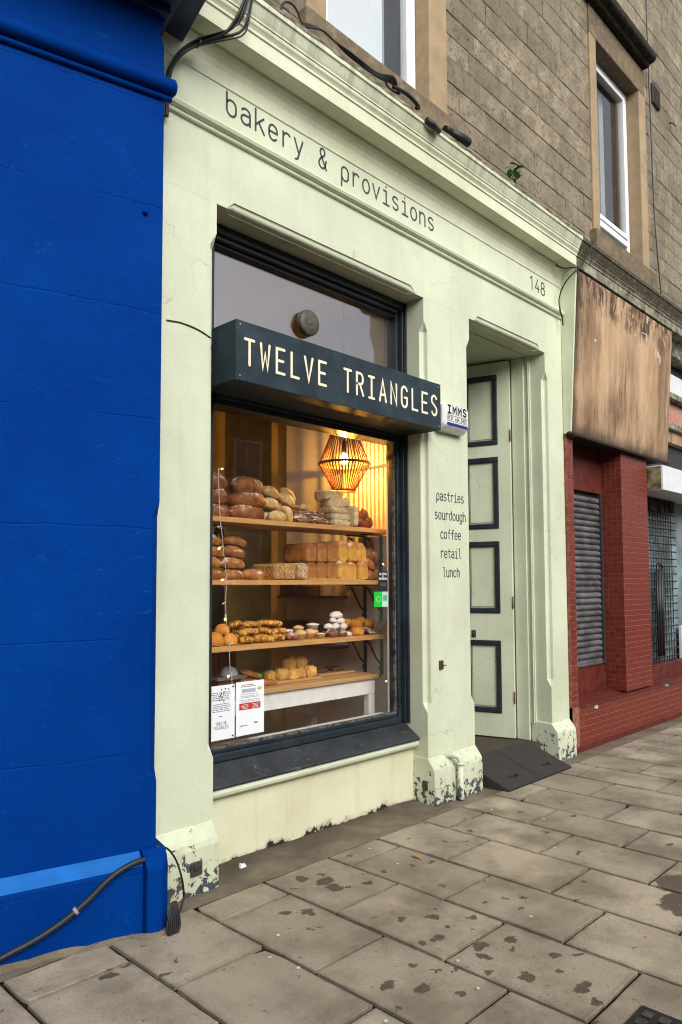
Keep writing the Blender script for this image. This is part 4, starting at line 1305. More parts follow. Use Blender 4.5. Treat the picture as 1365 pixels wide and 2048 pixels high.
# cornice above, seen from below
mb = MB()
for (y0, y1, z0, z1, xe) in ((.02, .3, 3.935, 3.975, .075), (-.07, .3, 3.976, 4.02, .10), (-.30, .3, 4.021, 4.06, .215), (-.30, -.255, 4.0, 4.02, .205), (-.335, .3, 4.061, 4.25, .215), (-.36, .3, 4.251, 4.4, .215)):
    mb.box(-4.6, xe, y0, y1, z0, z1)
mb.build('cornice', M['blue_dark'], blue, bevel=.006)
mb = MB(); mb.lathe([(0, 0), (.012, 0), (.011, -.012), (.004, -.02), (0, -.02)], (-.02, .06, 3.02), 10, ax='y'); mb.build('bolt', M['blue'], blue)
mb = MB(); mb.box(-4.6, .04, .3, .5, 3.9, 4.4); mb.build('wall_top', M['blue_dark'], blue)

# corrugated conduit along the blue plinth
cdt = tag(empty('conduit', (-.187, -.342, 0), BA), 'grey corrugated conduit drooping along the blue plinth at lower left', 'conduit')
def bl(x, y):
    """image-independent helper: points measured on the plinth plane in local metres"""
    return (x, -.022, y)
cp = smooth_path([(-.62, -.024, .02), (-.53, -.024, .055), (-.43, -.024, .085), (-.33, -.024, .128), (-.24, -.024, .183), (-.165, -.024, .243), (-.11, -.024, .275), (-.055, -.022, .292), (-.012, -.018, .296)], 16)
rad = [.0112 + .0015 * (1 if i % 2 else -1) for i in range(len(cp))]
MB().tube(cp, rad, 10).build('corrugated_tube', M['galv'], cdt)
mb = MB(); i = len(cp) // 2 - 8; mb.tube([cp[i], cp[i + 2]], .0155, 10); mb.build('tube_joint', plain('pale_grey_plastic', (.25, .28, .32), .5, .4), cdt)
# black cable hanging from the pier, with its coiled end on the paving
cb = tag(empty('black_flex', (-.12, -.40, 0)), 'black flex looped beside the blue pier, its bundled end on the paving', 'cable')
bi = (.12, .40, 0)
mb = MB(); mb.tube(smooth_path([(-.125, -.315, .318), (-.085, -.335, .305), (-.055, -.35, .262), (-.030, -.352, .20), (-.012, -.35, .13), (-.012, -.352, .085), (-.045, -.375, .05), (-.08, -.40, .065)], 6), .0045, 6)
PS(mb.build('hanging_loop', M['black']), cb, bi)
for k in range(7):
    mb = MB(); o = (k - 3) * .0075
    mb.tube(smooth_path([(-.10 + o * .3, -.415, .118), (-.112 + o, -.428 - abs(o) * .2, .075), (-.118 + o * 1.3, -.440, .03), (-.118 + o * .8, -.445, .006)], 5), .0052, 6)
    PS(mb.build('coil_strand', M['black']), cb, bi)
# thick cables that drop over the cornice end
cbl = tag(empty('cable_bundle', (.2, -.3, 4.2)), 'bundle of thick black cables looping over the cornice end beside the blue shop', 'cable')
bi = (-.2, .3, -4.2)
base = [(0.33, -0.37, 4.36), (0.262, -0.36, 4.162), (0.237, -0.335, 4.091), (0.196, -0.3, 4.036), (0.12, -0.2, 4.0), (0.062, -0.165, 3.946), (0.014, -0.155, 3.871), (-0.009, -0.15, 3.805), (-0.011, -0.14, 3.705), (-0.015, -0.137, 3.602)]
for k, (dx, dz, sp) in enumerate(((0, 0, .0), (.004, .014, .5), (-.006, -.012, -.3), (.01, .004, 1.6), (0, .02, 1.0), (-.004, -.02, 2.2))):
    pts = []
    for i, p in enumerate(base):
        w = sp * .022 * math.sin(math.pi * min(1, max(0, (3.4 - i) / 3.4))) if i < 4 else 0
        pts.append((p[0] + dx + w, p[1] - .004 * k, p[2] + dz * (1 if i < len(base) - 3 else .3) - w * .4))
    MBt = MB(); MBt.tube(smooth_path(pts, 6), .0065 if k < 4 else .004, 7); PS(MBt.build('cable_strand', M['black']), cbl, bi)
mb = MB(); mb.tube([(base[4][0] - .006, base[4][1] - .01, base[4][2] - .026), (base[4][0] + .004, base[4][1] - .03, base[4][2]), (base[4][0] + .006, base[4][1] - .01, base[4][2] + .032)], .006, 6)
PS(mb.build('cable_tie', M['black']), cbl, bi)

# ------------------------------------------------------------------ red tiled shop on the right
red = tag(empty('tiled_shopfront', (5.2, 0, 0)), 'closed dark red tiled shopfront with grey roller shutter at the right', 'shopfront')
ri = (-5.2, 0, 0)
def Q(o): return PS(o, red, ri)
mb = MB()
mb.box(3.912, 4.022, -.143, .30, 0, 2.72)                      # left pilaster core
mb.box(5.006, 5.615, -.143, .40, .395, 2.72)                   # pier core
mb.box(3.912, 9.5, -.150, -.02, -.02, .372)                    # stall riser core
Q(mb.build('wall', M['grout']))
Q(MB().box(3.9125, 9.5, -.156, -.149, -.02, .047).build('skirting', M['redpaint'], bevel=.002, seg=1))
Q(MB().box(4.0225, 5.0055, .055, .30, 2.27, 2.72).build('recess_lintel', M['redpaint']))
mb = MB()
mb.loft([[(x, -.02, .372), (x, .075, .385), (x, .075, .645), (x, .30, .645), (x, .30, .2), (x, -.02, .2)] for x in (4.0225, 5.0055)])
Q(mb.build('recess_wall', M['redpaint']))
mb = MB(); mb.loft([[(x, -.153, .375), (x, .02, .402), (x, .02, .3), (x, -.151, .3)] for x in (4.03, 9.5)])
Q(mb.build('ledge', M['redpaint'], bevel=.004))
mb = MB(); mb.box(5.616, 9.5, -.02, .40, .395, .548); Q(mb.build('bay_sill', M['redpaint'], bevel=.006))
# mosaic tiles: the ones that show largest are parts, the rest one joined part
TS, TP = .0445, .0505
TW = .0486
tmesh = MB()
h = .0452 / 2; c = .0018
w_ = TW / 2
tmesh.loft([[(-w_, 0, -h), (w_, 0, -h), (w_, 0, h), (-w_, 0, h)], [(-w_, -.0015, -h), (w_, -.0015, -h), (w_, -.0015, h), (-w_, -.0015, h)], [(-w_ + c, -.0028, -h + c), (w_ - c, -.0028, -h + c), (w_ - c, -.0028, h - c), (-w_ + c, -.0028, h - c)]], True, False)
tmesh.f.append((8, 9, 10, 11)); tmesh.mi.append(0); tmesh.sm.append(False)
tme = tmesh.mesh('tile', M['tile'])
tiles = []
for r_ in range(52):
    z = .043 + r_ * TP
    if z < 2.66:
        for k in range(2): tiles.append((3.940 + k * TP, -.143, z, 0))
    z += .3765 - .0
    if z < 2.70:
        for k in range(12): tiles.append((5.034 + k * TP, -.143, z, 0))
        for k in range(4): tiles.append((5.006, -.117 + k * TP, z, 1))
for r_ in range(6):
    for k in range(84): tiles.append((4.046 + k * TP if True else 0, -.150, .052 + r_ * TP + .02, 0))
def tscore(t):
    d = Vector((t[0], t[1], t[2])) - Vector(CAM)
    nrm = Vector((0, 1, 0)) if t[3] == 0 else Vector((1, 0, 0))
    if t[0] > 6.45: return 0
    return abs(d.normalized().dot(nrm)) / d.length_squared
tiles.sort(key=tscore, reverse=True)
tg = random.Random(2)
rest = MB()
for i, (x, y, z, s_) in enumerate(tiles):
    rz = -R(90) if s_ else 0
    jx, jz = tg.uniform(-.0012, .0012), tg.uniform(-.0012, .0012)
    if i < 300:
        o = inst('tile', tme, None, (x + (0 if s_ else jx), y + (jx if s_ else 0), z + jz), (tg.uniform(-.01, .01), 0, rz + tg.uniform(-.012, .012)))
        Q(o)
    else:
        m4 = Matrix.Translation((x, y, z + jz)) @ Matrix.Rotation(rz, 4, 'Z')
        rest.add([tuple(m4 @ Vector(v)) for v in tmesh.v], tmesh.f)
Q(rest.build('mosaic_tiles', M['tile'], kind='stuff'))
# chipped spots showing pale mortar
for x, z, w in ((4.33, .335, .05), (4.075, .545, .03), (5.72, .45, .05), (5.95, .36, .045)):
    mb = MB(); rr_ = random.Random(int(x * 100))
    y = -.160 if z < .40 else (.060 if x < 5 else -.024)
    n = 9
    ring = [(x + w * math.cos(2 * math.pi * k / n) * rr_.uniform(.5, 1.2), z + .016 * math.sin(2 * math.pi * k / n) * rr_.uniform(.5, 1.2)) for k in range(n)]
    mb.loft([[(p[0], y + .03, p[1]) for p in ring], [(p[0], y, p[1]) for p in ring]])
    Q(mb.build('exposed_mortar', plain('pale_mortar_%d' % int(x * 100), (.5, .45, .4) if x < 5.9 else (.12, .33, .26), .9, .2)))
# roller shutter of separate slats
sh = Q(empty('roller_shutter', (4.5, .08, 1.4)))
slat = MB()
pr = []
for k in range(9):
    t = k / 8; pr.append((-.020 * math.sin(math.pi * t) ** .7 - .002, -.0265 + .050 * t))
pr += [(.004, .0265), (.004, -.0285)]
slat.extr_x(pr, -.468, .468)
sme = slat.mesh('slat', M['shutter'])
zz = .675
while zz < 2.24:
    o = inst('slat', sme, sh, (4.493 - 4.5, .085 - .08, zz - 1.4)); zz += .0565
mb = MB(); mb.box(4.025, 4.962, .058, .105, .646, .668); PS(mb.build('bottom_rail', M['steel'], bevel=.004), sh, (-4.5, -.08, -1.4))
mb = MB(); mb.box(4.963, 5.0050, .05, .14, .646, 2.269); PS(mb.build('guide_rail', M['shutter_dark']), sh, (-4.5, -.08, -1.4))
mb = MB(); mb.box(4.023, 4.9625, .100, .14, .646, 2.269); PS(mb.build('shutter_back', M['shutter_dark']), sh, (-4.5, -.08, -1.4))
# right bay: pale glass behind a wire grille, white shutter box, old fascia layers
Q(MB().box(5.616, 9.5, .10, .13, .55, 2.40).build('bay_glass', M['frost']))
gr = MB()
for k in range(16):
    x = 5.66 + k * .075; gr.tube([(x, .055, .549), (x, .055, 2.36)], .005, 5)
for k in range(22):
    z = .60 + k * .083; gr.tube([(5.617, .047, z), (6.9, .047, z)], .008, 5)
Q(gr.build('wire_grille', M['iron']))
mb = MB(); mb.tube([(6.30, .02, .62), (6.30, .02, 1.56)], .02, 8); mb.tube([(6.37, .02, .62), (6.37, .02, 1.56)], .02, 8); mb.tube([(6.24, .02, .62), (6.24, .02, 1.54)], .014, 8)
mb.tube(smooth_path([(6.24, .02, 1.54), (6.27, .02, 1.60), (6.335, .02, 1.615), (6.40, .02, 1.58), (6.37, .02, 1.5)], 5), .014, 8)
Q(mb.build('gate_bars', M['iron']))
Q(MB().box(6.95, 9.5, .03, .06, .55, .92).build('white_board', M['box_white']))
bx = Q(MB().box(5.66, 9.5, -.29, .09, 2.345, 2.595).build('shutter_box', M['box_white'], bevel=.003, seg=1))
q_ = MB().box(5.6545, 5.6595, -.27, .09, 2.355, 2.585).build('box_end', M['box_rust']); q_.parent = bx; q_.location = bx.location * 1; q_.location = (0, 0, 0)
pc = MB()
for k in range(8):
    pc.box(5.66 + k * .15, 5.79 + k * .15, .03, .05, 2.20, 2.33)
Q(pc.build('poster_strip', plain('faded_posters', (.08, .07, .07), .8, .2, 0, .6, 9)))
for z0, z1, y0, mt, nm in ((2.60, 2.98, .02, M['shutter_dark'], 'dark_panel'), (2.981, 3.12, -.05, M['plywood'], 'timber_rail'), (3.121, 3.18, -.10, M['mossy'], 'moulding'), (3.181, 3.47, -.02, M['pink'], 'pink_panel'), (3.471, 3.53, -.10, M['mossy'], 'moulding'), (3.531, 3.80, -.02, M['box_white'], 'white_panel'), (3.801, 4.02, .02, M['shutter_dark'], 'dark_panel')):
    Q(MB().box(5.90, 9.5, y0, .35, z0, z1).build(nm, mt))
Q(MB().box(3.93, 9.5, .30, .5, 2.0, 4.3).build('inner_wall', M['shutter_dark']))
CPr = [(y, z) for y, z in CP]
Q(MB().extr_x(CPr, 3.918, 9.6).build('cornice', M['mossy']))
mb = MB(); mb.tube(smooth_path([(4.06, -.36, 4.33), (3.99, -.352, 4.22), (3.925, -.295, 4.078), (3.86, -.275, 4.02), (3.815, -.21, 3.93), (3.80, -.165, 3.81), (3.80, -.172, 3.70), (3.835, -.172, 3.645), (3.842, -.172, 3.585)], 6), .006, 7)
mb.tube(smooth_path([(3.93, -.29, 4.075), (3.84, -.26, 4.06), (3.76, -.22, 4.045), (3.70, -.19, 4.06)], 5), .007, 6)
tag(mb.build('black_wire', M['black']), 'thin black wire hanging from the cornice end near the house number', 'cable')
# old timber sign
bs = tag(empty('timber_sign', (5.0, -.2, 2.7)), 'big weathered brown plywood sign board with torn paper over the tiled shop', 'sign')
bi = (-5.0, .2, -2.7)
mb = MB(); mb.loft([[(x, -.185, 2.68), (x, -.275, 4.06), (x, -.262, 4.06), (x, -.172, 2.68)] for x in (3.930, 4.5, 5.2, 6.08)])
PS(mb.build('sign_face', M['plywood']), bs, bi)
mb = MB(); mb.loft([[(x, -.171, 2.682), (x, -.255, 4.058), (x, .02, 4.058), (x, .02, 2.682)] for x in (3.931, 6.079)])
PS(mb.build('sign_back', plain('blackened_timber', (.03, .022, .018), .8, .2, 0, .3, 15, .4)), bs, bi)
mb = MB(); mb.box(3.92, 6.085, -.205, -.165, 2.655, 2.679); PS(mb.build('sign_batten', plain('blackened_batten', (.04, .03, .023), .8, .2, 0, .3, 15, .4), bevel=.004), bs, bi)
rr_ = random.Random(6)
for k in range(5):
    x = 3.91 + rr_.uniform(0, .10); z = 2.655 + rr_.uniform(-.01, .03)
    mb = MB(); mb.lathe([(0, -.02), (.02, -.012), (.028, 0), (.018, .014), (0, .02)], (x, -.175, z), 7, mod=lambda t, h: 1 + .25 * math.sin(3 * t + h * 90))
    PS(mb.build('mortar_lump', M['mortar']), bs, bi)
for (x, z, w, h) in ((5.30, 3.78, .010, .16), (5.42, 3.84, .012, .10), (5.36, 3.87, .07, .012), (5.66, 3.76, .014, .13), (5.72, 3.74, .03, .07), (5.77, 3.70, .02, .11), (4.30, 3.55, .02, .03)):
    y = -.185 - .09 * (z - 2.68) / 1.38
    mb = MB(); n = 8
    ring = [(x + w * math.cos(2 * math.pi * k / n) * rr_.uniform(.7, 1.2), z + h / 2 * math.sin(2 * math.pi * k / n) * rr_.uniform(.8, 1.2)) for k in range(n)]
    mb.loft([[(p[0], y + .01 - .065 * (p[1] - z), p[1]) for p in ring], [(p[0], y - .002 - .065 * (p[1] - z), p[1]) for p in ring]])
    PS(mb.build('paper_scrap', plain('torn_white_paper_%d' % int(x * 100 + z * 10), (.55, .5, .43), .9, .2)), bs, bi)

# ------------------------------------------------------------------ inside the bakery
RW = 2.165
iw = MB(); iw.box(RW, RW + .1, .163, 1.45, .10, 3.5)
iw.box(1.935, RW, .163, .175, .10, 3.34)
o = iw.build('interior_wall', M['wall_in'], kind='structure')
MB().box(-.6, 4.2, 2.75, 2.85, 0, 3.6).build('back_wall', M['wall_back'], kind='structure')
MB().box(RW + .05, 4.2, 1.451, 1.7, 0, 3.6).build('interior_wall', M['wall_back'], kind='structure')
MB().box(-.75, -.6, .17, 4.3, 0, 3.6).build('interior_wall', M['wall_back'], kind='structure')
MB().box(-.6, .299, .17, .2, 0, 3.6).build('interior_wall', M['wall_in'], kind='structure')
MB().box(-.75, 4.2, .17, 4.3, 3.42, 3.5).build('interior_ceiling', M['ceil_in'], kind='structure')
MB().box(-.75, 4.2, .17, 4.3, .02, .10).build('interior_floor', M['floor_in'], kind='structure')
MB().box(.31, 1.97, .161, .169, .10, .50).build('interior_wall', M['wall_in'], kind='structure')
MB().box(.37, 2.0, .17, .28, .48, .535).build('inner_sill', M['white_paint'], kind='structure')

# shelves with scrolled iron brackets
def bracket(x, z, par, off, sgn=-1, y=.42):
    """wall bracket on the partition, arm along -x"""
    for yy in (y,):
        b = MB()
        b.box(x - .008, x, yy - .012, yy + .012, z - .26, z)
        b.box(x - .20, x - .0081, yy - .012, yy + .012, z - .008, z)
        b.tube(smooth_path([(x - .012, yy, z - .19), (x - .06, yy, z - .15), (x - .12, yy, z - .06), (x - .16, yy, z - .02)], 5), .007, 6)
        for (cx, cz, s_) in ((x - .175, z - .030, 1), (x - .022, z - .215, -1), (x - .02, z - .27, 1), (x - .135, z - .03, -1)):
            b.tube([(cx + .017 * math.cos(t) * (1 - t / 9), yy, cz + .017 * math.sin(t) * (1 - t / 9) * s_) for t in [k * .55 for k in range(11)]], .0045, 5)
        PS(b.build('bracket', M['iron']), par, off)
SHZ = [(1.79, 'top shelf board in the window, lit by the cane lamp', 'long oak shelf behind the glass holding dark batards and focaccia'),
       (1.433, '', 'long oak shelf behind the glass holding rows of tin loaves'),
       (1.058, '', 'long oak shelf behind the glass holding pastries and sugared buns')]
for z, _, lab in SHZ:
    s = tag(empty('shelf', (1.3, .45, z)), lab, 'shelf', 'oak shelves in the bakery window')
    off = (-1.3, -.45, -z)
    PS(MB().box(.40, 2.145, .30, .63, z - .030, z).build('shelf_board', M['shelf'], bevel=.002, seg=1), s, off)
    bracket(RW - .001, z - .031, s, off)
    bracket(RW - .001, z - .031, s, off, y=.58)
# table
tb = tag(empty('table', (1.4, .6, .10)), 'white table with wooden top in the lower window, carrying scones', 'table')
ti = (-1.4, -.6, -.10)
PS(MB().box(.36, 2.03, .33, .98, .757, .787).build('tabletop', M['tabletop'], bevel=.003, seg=1), tb, ti)
mb = MB(); mb.box(.40, 2.005, .352, .375, .655, .7568); mb.box(1.982, 2.005, .3752, .95, .655, .7568); mb.box(.40, 2.005, .9502, .97, .655, .7568)
PS(mb.build('apron', M['white_paint']), tb, ti)
for x, y in ((.42, .37), (1.975, .37), (.42, .94), (1.975, .94)):
    PS(MB().box(x - .03, x + .03, y - .03 + .012, y + .03, .10, .6549).build('leg', M['white_paint'], bevel=.003, seg=1), tb, ti)

# counter, dim furniture further in
ct = tag(empty('counter', (1.6, 2.3, .1)), 'brown boarded counter deep in the shop behind the table', 'counter')
ci_ = (-1.6, -2.3, -.1)
for k in range(16):
    PS(MB().box(.62 + k * .094, .71 + k * .094, 2.05, 2.075, .10, .98).build('plank', M['slatwood'], bevel=.004, seg=1), ct, ci_)
PS(MB().box(.60, 2.15, 2.0, 2.6, .981, 1.03).build('worktop', M['slatwood'], bevel=.004), ct, ci_)
mk = tag(empty('unknown_shape', (1.75, 2.3, 1.03)), 'unidentified dark machine on the counter seen between the lower two shelves', 'shape')  # invented block standing in for an unidentified dark shape
mi_ = (-1.75, -2.3, -1.03)
PS(MB().box(1.45, 2.05, 2.1, 2.55, 1.031, 1.42).build('body', M['shutter_dark'], bevel=.05, seg=3), mk, mi_)
PS(MB().box(1.5, 2.0, 2.15, 2.5, 1.4201, 1.46).build('lid', M['black'], bevel=.02), mk, mi_)
es = tag(empty('folding_stand', (1.9, 2.2, 1.03)), 'black folding stand with two splayed legs seen behind the middle shelf', 'stand')
ei = (-1.9, -2.2, -1.03)
PS(MB().tube([(2.02, 2.2, 1.90), (1.90, 2.2, 1.46)], .022, 6).build('leg', M['black']), es, ei)
PS(MB().tube([(2.06, 2.2, 1.90), (2.13, 2.2, 1.46)], .022, 6).build('leg', M['black']), es, ei)
PS(MB().box(1.50, 2.02, 2.15, 2.4, 1.4605, 1.53).build('tray', M['black'], bevel=.01), es, ei)
# boxes on a low shelf on the partition
ws = tag(empty('wall_shelf', (2.10, 1.0, 1.15)), 'small dark shelf of brown boxes on the partition behind the pastries', 'shelf')
wi_ = (-2.10, -1.0, -1.15)
PS(MB().box(2.02, RW - .001, .75, 1.4, 1.30, 1.32).build('shelf_board', M['slatwood']), ws, wi_)
PS(MB().box(2.02, RW - .001, .75, 1.4, 0.93, .95).build('shelf_board', M['slatwood']), ws, wi_)
for (y, z, w, h) in ((1.30, 1.3205, .18, .10), (1.12, 1.3205, .14, .08), (1.28, .9505, .2, .17), (1.06, .9505, .18, .14)):
    b = tag(MB().box(2.04, RW - .002, y - w / 2, y + w / 2, z, z + h).build('box', M['boxwood'], bevel=.004),
            {1.30: 'long brown box at the far end of the upper wall shelf', 1.12: 'short brown box on the upper wall shelf', 1.28: 'large brown carton on the lower wall shelf near the corner', 1.06: 'brown carton on the lower wall shelf nearer the glass'}[y], 'box', 'boxes on the partition shelf')

# ------------------------------------------------------------------ pendant lamp
LX, LY = 1.885, .52
lp = tag(empty('pendant_lamp', (LX, LY, 2.25)), 'lit pendant lamp of dark cane strips above the top shelf', 'lamp')
def lpart(mb, n, m, **k):
    return PS(mb.build(n, m, **k), lp, (-LX, -LY, -2.25))
Zb, Zm, Zt = 2.065, 2.255, 2.56; Rb, Rm, Rt = .078, .180, .062
me_lo, me_up = MB(), MB()
d = Vector((0, 0, Zm - Zb))
for (m_, z0, z1, r0, r1) in ((me_lo, Zb, Zm, Rb, Rm), (me_up, Zm, Zt, Rm, Rt)):
    w0, w1 = .0030, .0042
    m_.loft([[(r0 - .0015, -w0 if r0 < r1 else -w1, z0 - Zm), (r0 + .0015, -w0, z0 - Zm), (r0 + .0015, w0, z0 - Zm), (r0 - .0015, w0, z0 - Zm)],
             [(r1 - .0015, -w1, z1 - Zm), (r1 + .0015, -w1, z1 - Zm), (r1 + .0015, w1, z1 - Zm), (r1 - .0015, w1, z1 - Zm)]])
ml, mu = me_lo.mesh('cane_strip', M['cane']), me_up.mesh('cane_strip', M['cane'])
for k in range(46):
    a = 2 * math.pi * k / 46
    for me in (ml, mu):
        inst('cane_strip', me, lp, (0, 0, Zm - 2.25), (0, 0, a))
def hoop(r, z, t, hgt):
    m_ = MB(); m_.loft([[((r + q) * math.cos(a), (r + q) * math.sin(a), z + w) for a in [2 * math.pi * k / 40 for k in range(40)]] for q, w in ((-t, -hgt), (t, -hgt), (t, hgt), (-t, hgt), (-t, -hgt))], True, False)
    m_.v = [(v[0] + LX, v[1] + LY, v[2]) for v in m_.v]
    return m_
lpart(hoop(Rm + .001, Zm, .004, .008), 'hoop', M['cane']); lpart(hoop(Rb, Zb, .003, .007), 'hoop', M['cane']); lpart(hoop(Rt, Zt, .004, .008), 'hoop', M['cane'])
lpart(MB().tube([(LX, LY, 2.335), (LX, LY, 2.42)], .018, 10), 'lamp_holder', M['black'])
lpart(MB().tube([(LX, LY, 2.42), (LX, LY, 3.419)], .004, 6), 'flex', M['black'])
lpart(MB().lathe([(0, 2.255), (.016, 2.258), (.026, 2.272), (.029, 2.288), (.024, 2.308), (.015, 2.324), (.012, 2.338), (0, 2.338)], (LX, LY, 0), 16), 'bulb', M['bulb'])
ld = bpy.data.lights.new('lamp_light', 'POINT'); ld.energy = 25.0; ld.color = (1.0, .46, .06); ld.shadow_soft_size = .006
lo = bpy.data.objects.new('lamp_light', ld); COL.objects.link(lo); lo.parent = lp; lo.location = (0, 0, -.003)

# ------------------------------------------------------------------ fairy lights
def fairy(name, pts, bulbs, lab):
    if pts[0][0] > 1: pts = [(x, .27, z) for x, y, z in pts]; bulbs = [(x, .27, z, a, b, l) for x, y, z, a, b, l in bulbs]
    e = tag(empty(name, pts[0]), lab, 'fairy lights')
    off = tuple(-c for c in pts[0])
    PS(MB().tube(smooth_path(pts, 6), .0022, 5).build('flex', M['wire']), e, off)
    for (x, y, z, dx, dz, lit) in bulbs:
        PS(MB().tube([(x, y, z), (x + dx * .6, y, z + dz * .6)], .0032, 5).build('bulb_stem', M['wire']), e, off)
        m_ = MB(); m_.tube([(x + dx * .6, y, z + dz * .6), (x + dx * .8, y, z + dz * .8), (x + dx, y, z + dz)], [.0045, .0052, .002], 7)
        PS(m_.build('fairy_bulb', M['fairy'] if lit else M['wire']), e, off)
fy = .17
fairy('fairy_lights', [(.538, fy, 2.03), (.540, fy, 1.93), (.545, fy, 1.84), (.552, fy, 1.75), (.566, fy, 1.66), (.576, fy, 1.57), (.590, fy, 1.48), (.594, fy, 1.40), (.590, fy, 1.30), (.600, fy, 1.18), (.615, fy, 1.06), (.622, fy, .96), (.632, fy, .92), (.640, fy, .82)],
      [(.538, fy, 2.03, .03, .004, 1), (.542, fy, 1.92, .035, 0, 0), (.548, fy, 1.82, -.02, .0, 0), (.556, fy, 1.72, -.025, -.005, 0), (.572, fy, 1.615, -.035, -.02, 1), (.582, fy, 1.53, -.03, -.015, 0), (.593, fy, 1.437, -.034, -.008, 1), (.592, fy, 1.31, -.025, -.01, 0), (.590, fy, 1.245, -.004, -.035, 1), (.612, fy, 1.08, .03, .005, 0), (.632, fy, .922, -.028, -.014, 1)],
      'string of warm fairy lights hanging down the left side of the window')
fairy('fairy_lights', [(2.075, fy, 1.80), (2.07, fy, 1.70), (2.075, fy, 1.60), (2.07, fy, 1.52), (2.03, fy, 1.535), (2.06, fy, 1.44), (2.075, fy, 1.30), (2.06, fy, 1.12), (2.085, fy, 1.0), (2.06, fy, .86), (2.04, fy, .72)],
      [(2.072, fy, 1.65, .035, .004, 1), (2.03, fy, 1.535, -.03, .01, 1), (2.055, fy, 1.525, .03, -.004, 1), (2.07, fy, 1.14, .02, .02, 1), (2.08, fy, .98, .025, .0, 1), (2.07, fy, .86, -.02, -.012, 1), (2.045, fy, .74, -.02, .0, 1)],
      'string of warm fairy lights hanging down the right side of the window')

# ------------------------------------------------------------------ papers and stickers on the glass
def notice(name, x0, x1, z0, z1, lab):
    e = tag(empty(name, ((x0 + x1) / 2, .116, z0)), lab, 'notice')
    off = (-(x0 + x1) / 2, -.116, -z0)
    PS(MB().box(x0, x1, .1155, .1169, z0, z1).build('sheet', M['paper']), e, off)
    return e, off
e, off = notice('paper_notice', .440, .590, .592, .955, 'left white paper notice in the lower window corner with blue tack at its edge')
nr = random.Random(12)
def lines(e, off, x0, x1, zs, h=.0045, mat=None, nm='print_line'):
    m_ = MB()
    for z in zs:
        w = (x1 - x0) * nr.uniform(.72, 1.0); x = (x0 + x1) / 2 - w / 2; xe = x + w
        while x < xe - .006:
            l = min(nr.uniform(.008, .024), xe - x)
            m_.box(x, x + l, .1146, .1154, z, z + h); x += l + .004
    PS(m_.build(nm, mat or M['ink']), e, off)
lines(e, off, .455, .570, [.905, .893, .881, .869, .857])
lines(e, off, .455, .575, [.828, .816, .804, .792, .780])
lines(e, off, .50, .53, [.745], .006)
PS(text_parts('TWELVE', .483, .1153, .690, .011, .0075, .022, .0011, M['ink'], None, 'print_mark', .0005, True), e, off)
PS(text_parts('TRIANGLES', .472, .1153, .664, .0095, .0065, .020, .0010, M['ink'], None, 'print_mark', .0005, True), e, off)
for x, z in ((.580, .940), (.580, .608)):
    m_ = MB(); m_.lathe([(0, -.003), (.006, -.002), (.006, .0), (0, .0)], (x, .1153, z), 10, ax='y'); PS(m_.build('blue_tack', M['tack']), e, off)
m_ = MB()
for k in range(14):
    x = .52 + nr.uniform(-.02, .05); z = .885 + nr.uniform(-.06, .045)
    m_.box(x, x + .006, .1146, .1154, z, z + .009)
PS(m_.build('smudge', plain('brown_smudge', (.1, .07, .06), .8, .2)), e, off)
e.scale = (1.167, 1, .777); e.location = (.5255, .116, .594)
e, off = notice('paper_notice', .598, .748, .592, .940, 'white paper notice with a red printed panel near the lower left of the glass')
PS(MB().box(.615, .728, .1146, .1154, .757, .800).build('red_panel', M['redprint']), e, off)
m_ = MB()
for z in (.788, .780, .772, .764):
    for x0, x1 in ((.622, .665), (.680, .722)):
        m_.box(x0 + nr.uniform(0, .01), x1 - nr.uniform(0, .008), .1140, .1145, z, z + .0022)
PS(m_.build('panel_print', M['paper']), e, off)
PS(MB().box(.628, .702, .1146, .1154, .868, .892).build('grey_panel', M['greyprint']), e, off)
lines(e, off, .622, .705, [.915, .905], .0045)
lines(e, off, .615, .728, [.855, .842, .834, .818, .808], .0028)
m_ = MB(); m_.lathe([(0, -.001), (.0105, -.001), (.0105, 0), (0, 0)], (.722, .1153, .888), 16, ax='y'); PS(m_.build('round_mark', M['yellowprint']), e, off)
lines(e, off, .618, .658, [.652], .006); lines(e, off, .695, .722, [.660], .010)
e.scale = (1.287, 1, .822); e.location = (.7185, .116, .595)
st = tag(empty('window_sticker', (1.885, .116, 1.39)), 'dark sticker lettered EATING & DRINKING near the right edge of the glass', 'sticker')
off = (-1.885, -.116, -1.39)
PS(MB().box(1.858, 1.926, .1155, .1169, 1.372, 1.500).build('sheet', M['alarm_ink']), st, off)
PS(text_parts('EATING', 1.864, .1153, 1.474, .0096, .0066, .0125, .0011, M['paper'], None, 'print_line', .0005, True), st, off)
PS(text_parts('&', 1.888, .1153, 1.4585, .01, .0066, .0115, .0010, M['paper'], None, 'print_line', .0005, True), st, off)
PS(text_parts('DRINKING', 1.8615, .1153, 1.444, .0079, .0055, .0115, .0010, M['paper'], None, 'print_line', .0005, True), st, off)
PS(MB().box(1.870, 1.912, .1146, .1154, 1.400, 1.424).build('photo_panel', M['boxwood']), st, off)
st.scale = (1.34, 1, 1.02); st.location = (1.817, .116, 1.38)
st = tag(empty('window_sticker', (1.86, .116, 1.27)), 'bright green and pale sticker below the dark one near the right edge of the glass', 'sticker')
off = (-1.86, -.116, -1.27)
PS(MB().box(1.826, 1.886, .1155, .1169, 1.270, 1.368).build('green_half', M['green_sticker']), st, off)
PS(MB().box(1.8865, 1.930, .1155, .1169, 1.270, 1.368).build('pale_half', M['pale_sticker']), st, off)
m_ = MB(); ribbon(m_, [(1.856 + .016 * math.cos(R(60 * k + 30)), 1.320 + .020 * math.sin(R(60 * k + 30))) for k in range(7)], .0012, 0, .0006)
